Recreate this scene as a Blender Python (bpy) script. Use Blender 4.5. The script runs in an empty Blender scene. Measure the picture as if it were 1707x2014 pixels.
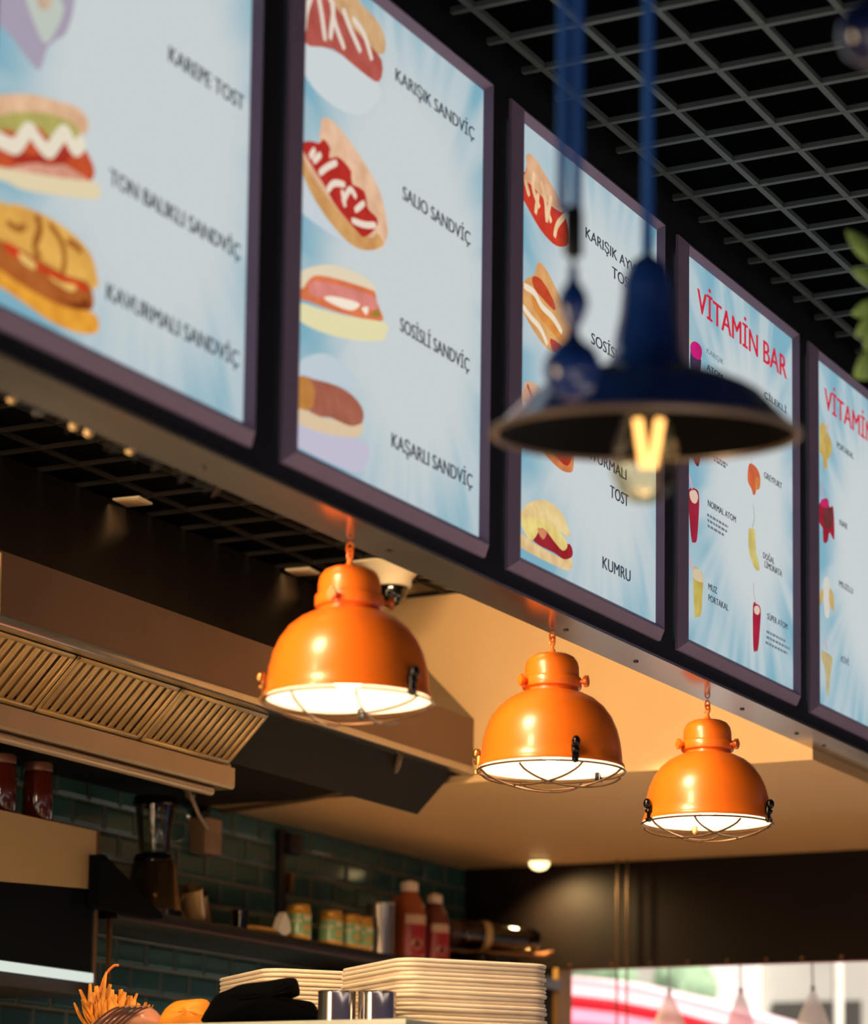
import bpy, bmesh, math, random
from mathutils import Vector, Matrix
PI = math.pi
random.seed(7)
SC = bpy.context.scene
COL = SC.collection
EYE = 1.25                      # camera height; everything below is measured from the eye and lifted at the end

# ------------------------------------------------------------------ camera
F_PX, PITCH, ROLL, YAW, PY = 5437.78, .1230, .0127, .4834, 1700.0
fw = Vector((math.cos(YAW)*math.cos(PITCH), math.sin(YAW)*math.cos(PITCH), math.sin(PITCH)))
r0 = Vector((math.sin(YAW), -math.cos(YAW), 0)); u0 = r0.cross(fw)
rt = r0*math.cos(ROLL)+u0*math.sin(ROLL); up = -r0*math.sin(ROLL)+u0*math.cos(ROLL)
cd = bpy.data.cameras.new('camera'); cam = bpy.data.objects.new('camera', cd); COL.objects.link(cam)
cam.matrix_world = Matrix(((rt.x, up.x, -fw.x, 0), (rt.y, up.y, -fw.y, 0), (rt.z, up.z, -fw.z, EYE), (0, 0, 0, 1)))
cd.sensor_fit = 'VERTICAL'; cd.sensor_height = 36.0; cd.lens = 36.0*F_PX/2014; cd.shift_y = (PY-1007)/2014
cd.clip_start = .05; cd.clip_end = 100
cd.dof.use_dof = True; cd.dof.focus_distance = 6.0; cd.dof.aperture_fstop = 2.65; cd.dof.aperture_blades = 0
SC.camera = cam
SC.view_settings.view_transform = 'Standard'; SC.view_settings.look = 'None'
SC.view_settings.exposure = 0; SC.view_settings.gamma = 1; SC.view_settings.use_curve_mapping = False
SC.cycles.max_bounces = 8; SC.cycles.transparent_max_bounces = 12
SC.cycles.caustics_reflective = False; SC.cycles.caustics_refractive = False
SC.cycles.sample_clamp_indirect = 4

# ------------------------------------------------------------------ world, sun, lamps
def lin(c):
    return tuple((v/255/12.92 if v/255 <= .04045 else ((v/255+.055)/1.055)**2.4) for v in c)
W = bpy.data.worlds.new('world'); SC.world = W; W.use_nodes = True
wn = W.node_tree.nodes; wl = W.node_tree.links
bg = wn['Background']
tc = wn.new('ShaderNodeTexCoord'); sx = wn.new('ShaderNodeSeparateXYZ'); cr = wn.new('ShaderNodeValToRGB')
mr = wn.new('ShaderNodeMapRange'); mr.inputs['From Min'].default_value = -1
wl.new(tc.outputs['Generated'], sx.inputs[0]); wl.new(sx.outputs['Z'], mr.inputs['Value']); wl.new(mr.outputs[0], cr.inputs[0])
cr.color_ramp.elements[0].color = (.30, .24, .22, 1); cr.color_ramp.elements[1].color = (.50, .62, 1.0, 1)
e = cr.color_ramp.elements.new(.5); e.color = (.44, .42, .84, 1)
wl.new(cr.outputs[0], bg.inputs[0]); bg.inputs[1].default_value = .13

def lamp(name, kind, loc, energy, col, aim=None, **kw):
    l = bpy.data.lights.new(name, kind); l.energy = energy; l.color = col
    for k, v in kw.items(): setattr(l, k, v)
    o = bpy.data.objects.new(name, l); COL.objects.link(o); o.location = loc
    if aim is not None: o.rotation_euler = (Vector(aim)-Vector(loc)).to_track_quat('-Z', 'Y').to_euler()
    return o
lamp('sun', 'SUN', (6, -8, 12), 9.0, (1, .95, .88), aim=(11, -3.2, 6.0), angle=.01)
LAMP_X = [4.2058+.8475*k for k in range(3)]; LAMP_Y = 2.385; LAMP_Z = .8927
SPOT_COL = (1, .70, .40)
for k, x in enumerate(LAMP_X):   # warm ceiling spots inside the shop, one behind each pendant
    lamp('ceiling_spot', 'SPOT', (x-.80, 2.62, 1.58), 64, SPOT_COL, aim=(x+.35, 2.45, .98), spot_size=2.4, spot_blend=.6, shadow_soft_size=.14)
lamp('side_fill', 'AREA', (.7, 3.72, .25), 66, (1, .70, .42), aim=(5, 3.0, .5), shape='RECTANGLE', size=1.0, size_y=1.2)   # added warm fill from the unseen left end, brightens the kitchen
lamp('streak_fill', 'AREA', (3.0, 2.76, 1.02), 15, (1, .72, .44), aim=(6.0, 3.6, 1.0), shape='RECTANGLE', size=.10, size_y=.85)  # added unseen strip light, for upright highlights on jars and pendants
lamp('rear_spot', 'SPOT', (8.23, 3.92, 1.10), 26, (1, .70, .32), aim=(8.41, 3.82, .72), spot_size=2.5, spot_blend=.8, shadow_soft_size=.02)

lamp('floor_bounce_fill', 'SPOT', (6.2, 2.62, 1.55), 1100, (1, .68, .40), aim=(7.4, 3.3, -1.25), spot_size=.85, spot_blend=.6, shadow_soft_size=.05)  # added unseen spot, lights the floor so it bounces up to the soffit

# ------------------------------------------------------------------ materials
MATS = {}
def mat(name, rgb, rough=.5, metal=0, var=.06, scale=18, spec=.5, bump=0, coat=0, trans=0):
    if name in MATS: return MATS[name]
    m = bpy.data.materials.new(name); m.use_nodes = True; n = m.node_tree.nodes; l = m.node_tree.links
    b = n['Principled BSDF']; c = lin(rgb)
    t = n.new('ShaderNodeTexCoord'); nz = n.new('ShaderNodeTexNoise'); nz.inputs['Scale'].default_value = scale
    nz.inputs['Detail'].default_value = 3; l.new(t.outputs['Object'], nz.inputs['Vector'])
    rp = n.new('ShaderNodeValToRGB')
    rp.color_ramp.elements[0].position = .3; rp.color_ramp.elements[1].position = .7
    rp.color_ramp.elements[0].color = (*[v*(1-var) for v in c], 1); rp.color_ramp.elements[1].color = (*[min(1, v*(1+var)) for v in c], 1)
    l.new(nz.outputs['Fac'], rp.inputs[0]); l.new(rp.outputs[0], b.inputs['Base Color'])
    b.inputs['Roughness'].default_value = rough; b.inputs['Metallic'].default_value = metal
    b.inputs['Specular IOR Level'].default_value = spec; b.inputs['Coat Weight'].default_value = coat
    b.inputs['Coat Roughness'].default_value = .08; b.inputs['Transmission Weight'].default_value = trans
    if bump:
        bp = n.new('ShaderNodeBump'); bp.inputs['Strength'].default_value = bump; bp.inputs['Distance'].default_value = .01
        l.new(nz.outputs['Fac'], bp.inputs['Height']); l.new(bp.outputs[0], b.inputs['Normal'])
    MATS[name] = m; return m
def emis(name, rgb, strength=1.0):
    if name in MATS: return MATS[name]
    m = bpy.data.materials.new(name); m.use_nodes = True; n = m.node_tree.nodes; n.clear()
    o = n.new('ShaderNodeOutputMaterial'); e = n.new('ShaderNodeEmission')
    e.inputs[0].default_value = (*lin(rgb), 1); e.inputs[1].default_value = strength
    m.node_tree.links.new(e.outputs[0], o.inputs[0]); MATS[name] = m; return m
def ink(name, rgb):
    m = emis(name, rgb)
    n = m.node_tree.nodes; l = m.node_tree.links; e = next(q for q in n if q.type == 'EMISSION'); c = lin(rgb)
    if any(q.type == 'TEX_NOISE' for q in n): return m
    t = n.new('ShaderNodeTexCoord'); nz = n.new('ShaderNodeTexNoise'); nz.inputs['Scale'].default_value = 26; nz.inputs['Detail'].default_value = 3
    rp = n.new('ShaderNodeValToRGB'); rp.color_ramp.elements[0].position = .35; rp.color_ramp.elements[1].position = .65
    rp.color_ramp.elements[0].color = (c[0]*.88, c[1]*.82, c[2]*.78, 1); rp.color_ramp.elements[1].color = (min(1, c[0]*1.07), min(1, c[1]*1.12), min(1, c[2]*1.14), 1)
    l.new(t.outputs['Object'], nz.inputs['Vector']); l.new(nz.outputs['Fac'], rp.inputs[0]); l.new(rp.outputs[0], e.inputs[0]); return m
def glass(name, tint=(240, 240, 240), rough=.03, refl=1.0):
    if name in MATS: return MATS[name]
    m = bpy.data.materials.new(name); m.use_nodes = True; n = m.node_tree.nodes; l = m.node_tree.links; n.clear()
    o = n.new('ShaderNodeOutputMaterial'); mx = n.new('ShaderNodeMixShader'); t = n.new('ShaderNodeBsdfTransparent'); g = n.new('ShaderNodeBsdfGlossy')
    lw = n.new('ShaderNodeLayerWeight'); lw.inputs[0].default_value = .35
    mu = n.new('ShaderNodeMath'); mu.operation = 'MULTIPLY'; mu.inputs[1].default_value = refl
    t.inputs[0].default_value = (*lin(tint), 1); g.inputs['Roughness'].default_value = rough
    l.new(lw.outputs['Fresnel'], mu.inputs[0]); l.new(mu.outputs[0], mx.inputs[0]); l.new(t.outputs[0], mx.inputs[1]); l.new(g.outputs[0], mx.inputs[2]); l.new(mx.outputs[0], o.inputs[0])
    MATS[name] = m; return m
def tiles():
    m = bpy.data.materials.new('teal_tiles'); m.use_nodes = True; n = m.node_tree.nodes; l = m.node_tree.links; b = n['Principled BSDF']
    t = n.new('ShaderNodeTexCoord'); s = n.new('ShaderNodeSeparateXYZ'); c = n.new('ShaderNodeCombineXYZ'); br = n.new('ShaderNodeTexBrick')
    l.new(t.outputs['Object'], s.inputs[0]); l.new(s.outputs['X'], c.inputs['X']); l.new(s.outputs['Z'], c.inputs['Y']); l.new(c.outputs[0], br.inputs['Vector'])
    br.inputs['Scale'].default_value = 1; br.inputs['Brick Width'].default_value = .15; br.inputs['Row Height'].default_value = .072
    br.inputs['Mortar Size'].default_value = .0045; br.inputs['Mortar Smooth'].default_value = 0
    br.inputs['Color1'].default_value = (*lin((52, 94, 90)), 1); br.inputs['Color2'].default_value = (*lin((46, 84, 80)), 1); br.inputs['Mortar'].default_value = (*lin((98, 100, 92)), 1)
    b2 = n.new('ShaderNodeTexBrick')
    for k in ('Scale', 'Brick Width', 'Row Height'): b2.inputs[k].default_value = br.inputs[k].default_value
    b2.inputs['Mortar Size'].default_value = .014; b2.inputs['Mortar Smooth'].default_value = 1
    l.new(c.outputs[0], b2.inputs['Vector'])
    bp = n.new('ShaderNodeBump'); bp.invert = True; bp.inputs['Strength'].default_value = .8; bp.inputs['Distance'].default_value = .006
    l.new(b2.outputs['Fac'], bp.inputs['Height']); l.new(bp.outputs[0], b.inputs['Normal']); l.new(br.outputs['Color'], b.inputs['Base Color'])
    b.inputs['Roughness'].default_value = .12
    return m
def poster(cool=0.0):
    """backlit print: pale centre, blue corners, soft rays running out from the middle"""
    m = bpy.data.materials.new('backlit_print'); m.use_nodes = True; n = m.node_tree.nodes; l = m.node_tree.links; n.clear()
    o = n.new('ShaderNodeOutputMaterial'); em = n.new('ShaderNodeEmission'); l.new(em.outputs[0], o.inputs[0])
    t = n.new('ShaderNodeTexCoord'); s = n.new('ShaderNodeSeparateXYZ'); l.new(t.outputs['Object'], s.inputs[0])
    def M(op, a, b=None):
        q = n.new('ShaderNodeMath'); q.operation = op
        for i, v in enumerate((a, b)):
            if v is None: continue
            if isinstance(v, (int, float)): q.inputs[i].default_value = v
            else: l.new(v, q.inputs[i])
        return q.outputs[0]
    u = M('SUBTRACT', s.outputs['X'], .43); v = M('MULTIPLY', M('SUBTRACT', s.outputs['Z'], .46), .72)
    rad = M('SQRT', M('ADD', M('MULTIPLY', u, u), M('MULTIPLY', v, v)))
    ang = M('ARCTAN2', u, v)
    cx = n.new('ShaderNodeCombineXYZ'); l.new(M('MULTIPLY', ang, 2.9), cx.inputs[0]); l.new(M('MULTIPLY', rad, 2.2), cx.inputs[1])
    cx.inputs[2].default_value = 3.1+cool*5
    nz = n.new('ShaderNodeTexNoise'); nz.inputs['Scale'].default_value = 1.6; nz.inputs['Detail'].default_value = 1.5; l.new(cx.outputs[0], nz.inputs['Vector'])
    rp = n.new('ShaderNodeValToRGB'); rp.color_ramp.elements[0].position = .40; rp.color_ramp.elements[1].position = .60
    l.new(nz.outputs['Fac'], rp.inputs[0])
    mr = n.new('ShaderNodeMapRange'); mr.interpolation_type = 'SMOOTHSTEP'; mr.inputs['From Min'].default_value = .20-cool*.04; mr.inputs['From Max'].default_value = .42-cool*.06
    l.new(rad, mr.inputs['Value'])
    fac = M('MULTIPLY', mr.outputs[0], M('ADD', M('MULTIPLY', rp.outputs[0], .66), .36))
    mx = n.new('ShaderNodeMix'); mx.data_type = 'RGBA'; mx.inputs['A'].default_value = (*lin((200, 207, 208)), 1); mx.inputs['B'].default_value = (*lin((124, 172, 190)), 1)
    l.new(fac, mx.inputs['Factor']); l.new(mx.outputs['Result'], em.inputs[0]); em.inputs[1].default_value = 1.0
    return m

# ------------------------------------------------------------------ mesh helpers
class MB:
    def __init__(s): s.bm = bmesh.new()
    def quad(s, *p):
        return s.bm.faces.new([s.bm.verts.new(Vector(q)) for q in p])
    def box(s, x0, x1, y0, y1, z0, z1, bevel=0, mtx=None, seg=2):
        m = Matrix.Translation(((x0+x1)/2, (y0+y1)/2, (z0+z1)/2)) @ Matrix.Diagonal((x1-x0, y1-y0, z1-z0, 1))
        if mtx is not None: m = mtx @ m
        r = bmesh.ops.create_cube(s.bm, size=1, matrix=m)
        if bevel:
            es = list({e for v in r['verts'] for e in v.link_edges})
            bmesh.ops.bevel(s.bm, geom=es, offset=bevel, segments=seg, affect='EDGES', profile=.5)
        return s
    def lathe(s, prof, seg=32, mtx=Matrix.Identity(4), close=False, sx=1, sy=1):
        rings = []
        for r, z in prof:
            if r < 1e-6: rings.append([s.bm.verts.new(mtx @ Vector((0, 0, z)))])
            else: rings.append([s.bm.verts.new(mtx @ Vector((sx*r*math.cos(2*PI*k/seg), sy*r*math.sin(2*PI*k/seg), z))) for k in range(seg)])
        pairs = list(zip(rings, rings[1:]))
        if close: pairs.append((rings[-1], rings[0]))
        for a, b in pairs:
            for k in range(seg):
                k2 = (k+1) % seg
                if len(a) == 1 and len(b) == 1: continue
                if len(a) == 1: s.bm.faces.new((a[0], b[k2], b[k]))
                elif len(b) == 1: s.bm.faces.new((a[k], a[k2], b[0]))
                else: s.bm.faces.new((a[k], a[k2], b[k2], b[k]))
        return s
    def tube(s, pts, r, seg=8, closed=False, flat=1.0):
        pts = [Vector(p) for p in pts]; n = len(pts); rings = []
        prev = None
        for i, p in enumerate(pts):
            if closed: t = pts[(i+1) % n]-pts[i-1]
            else: t = pts[min(i+1, n-1)]-pts[max(i-1, 0)]
            t.normalize()
            if prev is None:
                a = Vector((0, 0, 1)) if abs(t.z) < .9 else Vector((1, 0, 0))
                nv = t.cross(a).normalized()
            else:
                nv = (prev - t*prev.dot(t)).normalized()
            prev = nv; bv = t.cross(nv)
            rr = r[i] if isinstance(r, (list, tuple)) else r
            rings.append([s.bm.verts.new(p+(nv*math.cos(2*PI*k/seg)+bv*math.sin(2*PI*k/seg)*flat)*rr) for k in range(seg)])
        for i in range(n if closed else n-1):
            a, b = rings[i], rings[(i+1) % n]
            for k in range(seg): s.bm.faces.new((a[k], a[(k+1) % seg], b[(k+1) % seg], b[k]))
        if not closed:
            s.bm.faces.new(rings[0][::-1]); s.bm.faces.new(rings[-1])
        return s
    def ball(s, c, r, seg=16, mtx=None):
        m = Matrix.Translation(c) @ Matrix.Diagonal((r, r, r, 1)) if not isinstance(r, (tuple, list)) else Matrix.Translation(c) @ Matrix.Diagonal((*r, 1))
        if mtx is not None: m = mtx @ m
        bmesh.ops.create_uvsphere(s.bm, u_segments=seg, v_segments=max(6, seg//2), radius=1, matrix=m); return s
    def prism(s, poly, axis, a, b):
        """closed 2D outline pushed along one axis from a to b"""
        def p3(q, w):
            return {'X': (w, q[0], q[1]), 'Y': (q[0], w, q[1]), 'Z': (q[0], q[1], w)}[axis]
        lo = [s.bm.verts.new(p3(q, a)) for q in poly]; hi = [s.bm.verts.new(p3(q, b)) for q in poly]; n = len(poly)
        s.bm.faces.new(lo); s.bm.faces.new(hi[::-1])
        for k in range(n): s.bm.faces.new((lo[k], hi[k], hi[(k+1) % n], lo[(k+1) % n]))
        return s
    def pillow(s, outline, axis_r, axis_u, axis_n, origin, thick, rings=5, jag=0):
        """a soft lump: outline (in r,u) swelling to a thickness along n"""
        o = Vector(origin); R, U, N = Vector(axis_r), Vector(axis_u), Vector(axis_n)
        c = [sum(p[i] for p in outline)/len(outline) for i in (0, 1)]
        def ring(f, h): return [s.bm.verts.new(o+R*(c[0]+(p[0]-c[0])*f)+U*(c[1]+(p[1]-c[1])*f)+N*(h*(1+jag*random.uniform(-1, 1)))) for p in outline]
        fs = [math.cos(PI/2*k/rings) for k in range(rings)]
        hs = [math.sin(PI/2*k/rings)*thick/2 for k in range(rings)]
        loops = [ring(f, -h) for f, h in list(zip(fs, hs))[:0:-1]]+[ring(1, 0)]+[ring(f, h) for f, h in list(zip(fs, hs))[1:]]
        n = len(outline)
        for a, b in zip(loops, loops[1:]):
            for k in range(n): s.bm.faces.new((a[k], a[(k+1) % n], b[(k+1) % n], b[k]))
        for lp, h, flip in ((loops[0], -thick/2, 1), (loops[-1], thick/2, 0)):
            v = s.bm.verts.new(o+R*c[0]+U*c[1]+N*h)
            for k in range(n): s.bm.faces.new((lp[k], lp[(k+1) % n], v))
        return s
    def build(s, name, m, parent=None, loc=(0, 0, 0), smooth=40, sub=0):
        bmesh.ops.recalc_face_normals(s.bm, faces=s.bm.faces[:])
        me = bpy.data.meshes.new(name); s.bm.to_mesh(me); s.bm.free()
        for q in (m if isinstance(m, (list, tuple)) else [m]): me.materials.append(q)
        if smooth:
            for p in me.polygons: p.use_smooth = True
            me.set_sharp_from_angle(angle=math.radians(smooth))
        o = bpy.data.objects.new(name, me); COL.objects.link(o); o.location = loc
        if parent is not None: o.parent = parent
        if sub:
            md = o.modifiers.new('sub', 'SUBSURF'); md.levels = sub; md.render_levels = sub
        return o
def tag(o, label, cat, group=None):
    o['label'] = label; o['category'] = cat
    if group: o['group'] = group
    return o
def thing(name, label, cat, loc=(0, 0, 0), rz=0, group=None):
    o = bpy.data.objects.new(name, None); COL.objects.link(o); o.location = loc; o.rotation_euler = (0, 0, rz)
    o.empty_display_size = .05
    return tag(o, label, cat, group)
def struct(name, mb, m, **k):
    o = mb.build(name, m, **k); o['kind'] = 'structure'; return o
def dup(root, loc, label, rz=0):
    r = root.copy(); COL.objects.link(r); r.location = loc; r.rotation_euler = (0, 0, rz); r['label'] = label
    for ch in list(root.children):
        c = ch.copy(); COL.objects.link(c); c.parent = r
        for g in list(ch.children):
            d = g.copy(); COL.objects.link(d); d.parent = c
    return r
def smooth_loop(pts, n=4):
    out = []; N = len(pts)
    for i in range(N):
        a, b, c, d = (Vector(pts[(i+k) % N]) for k in (-1, 0, 1, 2))
        for k in range(n):
            t = k/n
            out.append(.5*((2*b)+(c-a)*t+(2*a-5*b+4*c-d)*t*t+(3*b-a-3*c+d)*t**3))
    return out
def smooth_path(pts, n=5):
    P = [Vector(p) for p in pts]; P = [2*P[0]-P[1]]+P+[2*P[-1]-P[-2]]; out = []
    for i in range(1, len(P)-2):
        a, b, c, d = P[i-1:i+3]
        for k in range(n):
            t = k/n; out.append(.5*((2*b)+(c-a)*t+(2*a-5*b+4*c-d)*t*t+(3*b-a-3*c+d)*t**3))
    return out+[P[-2]]

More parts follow.
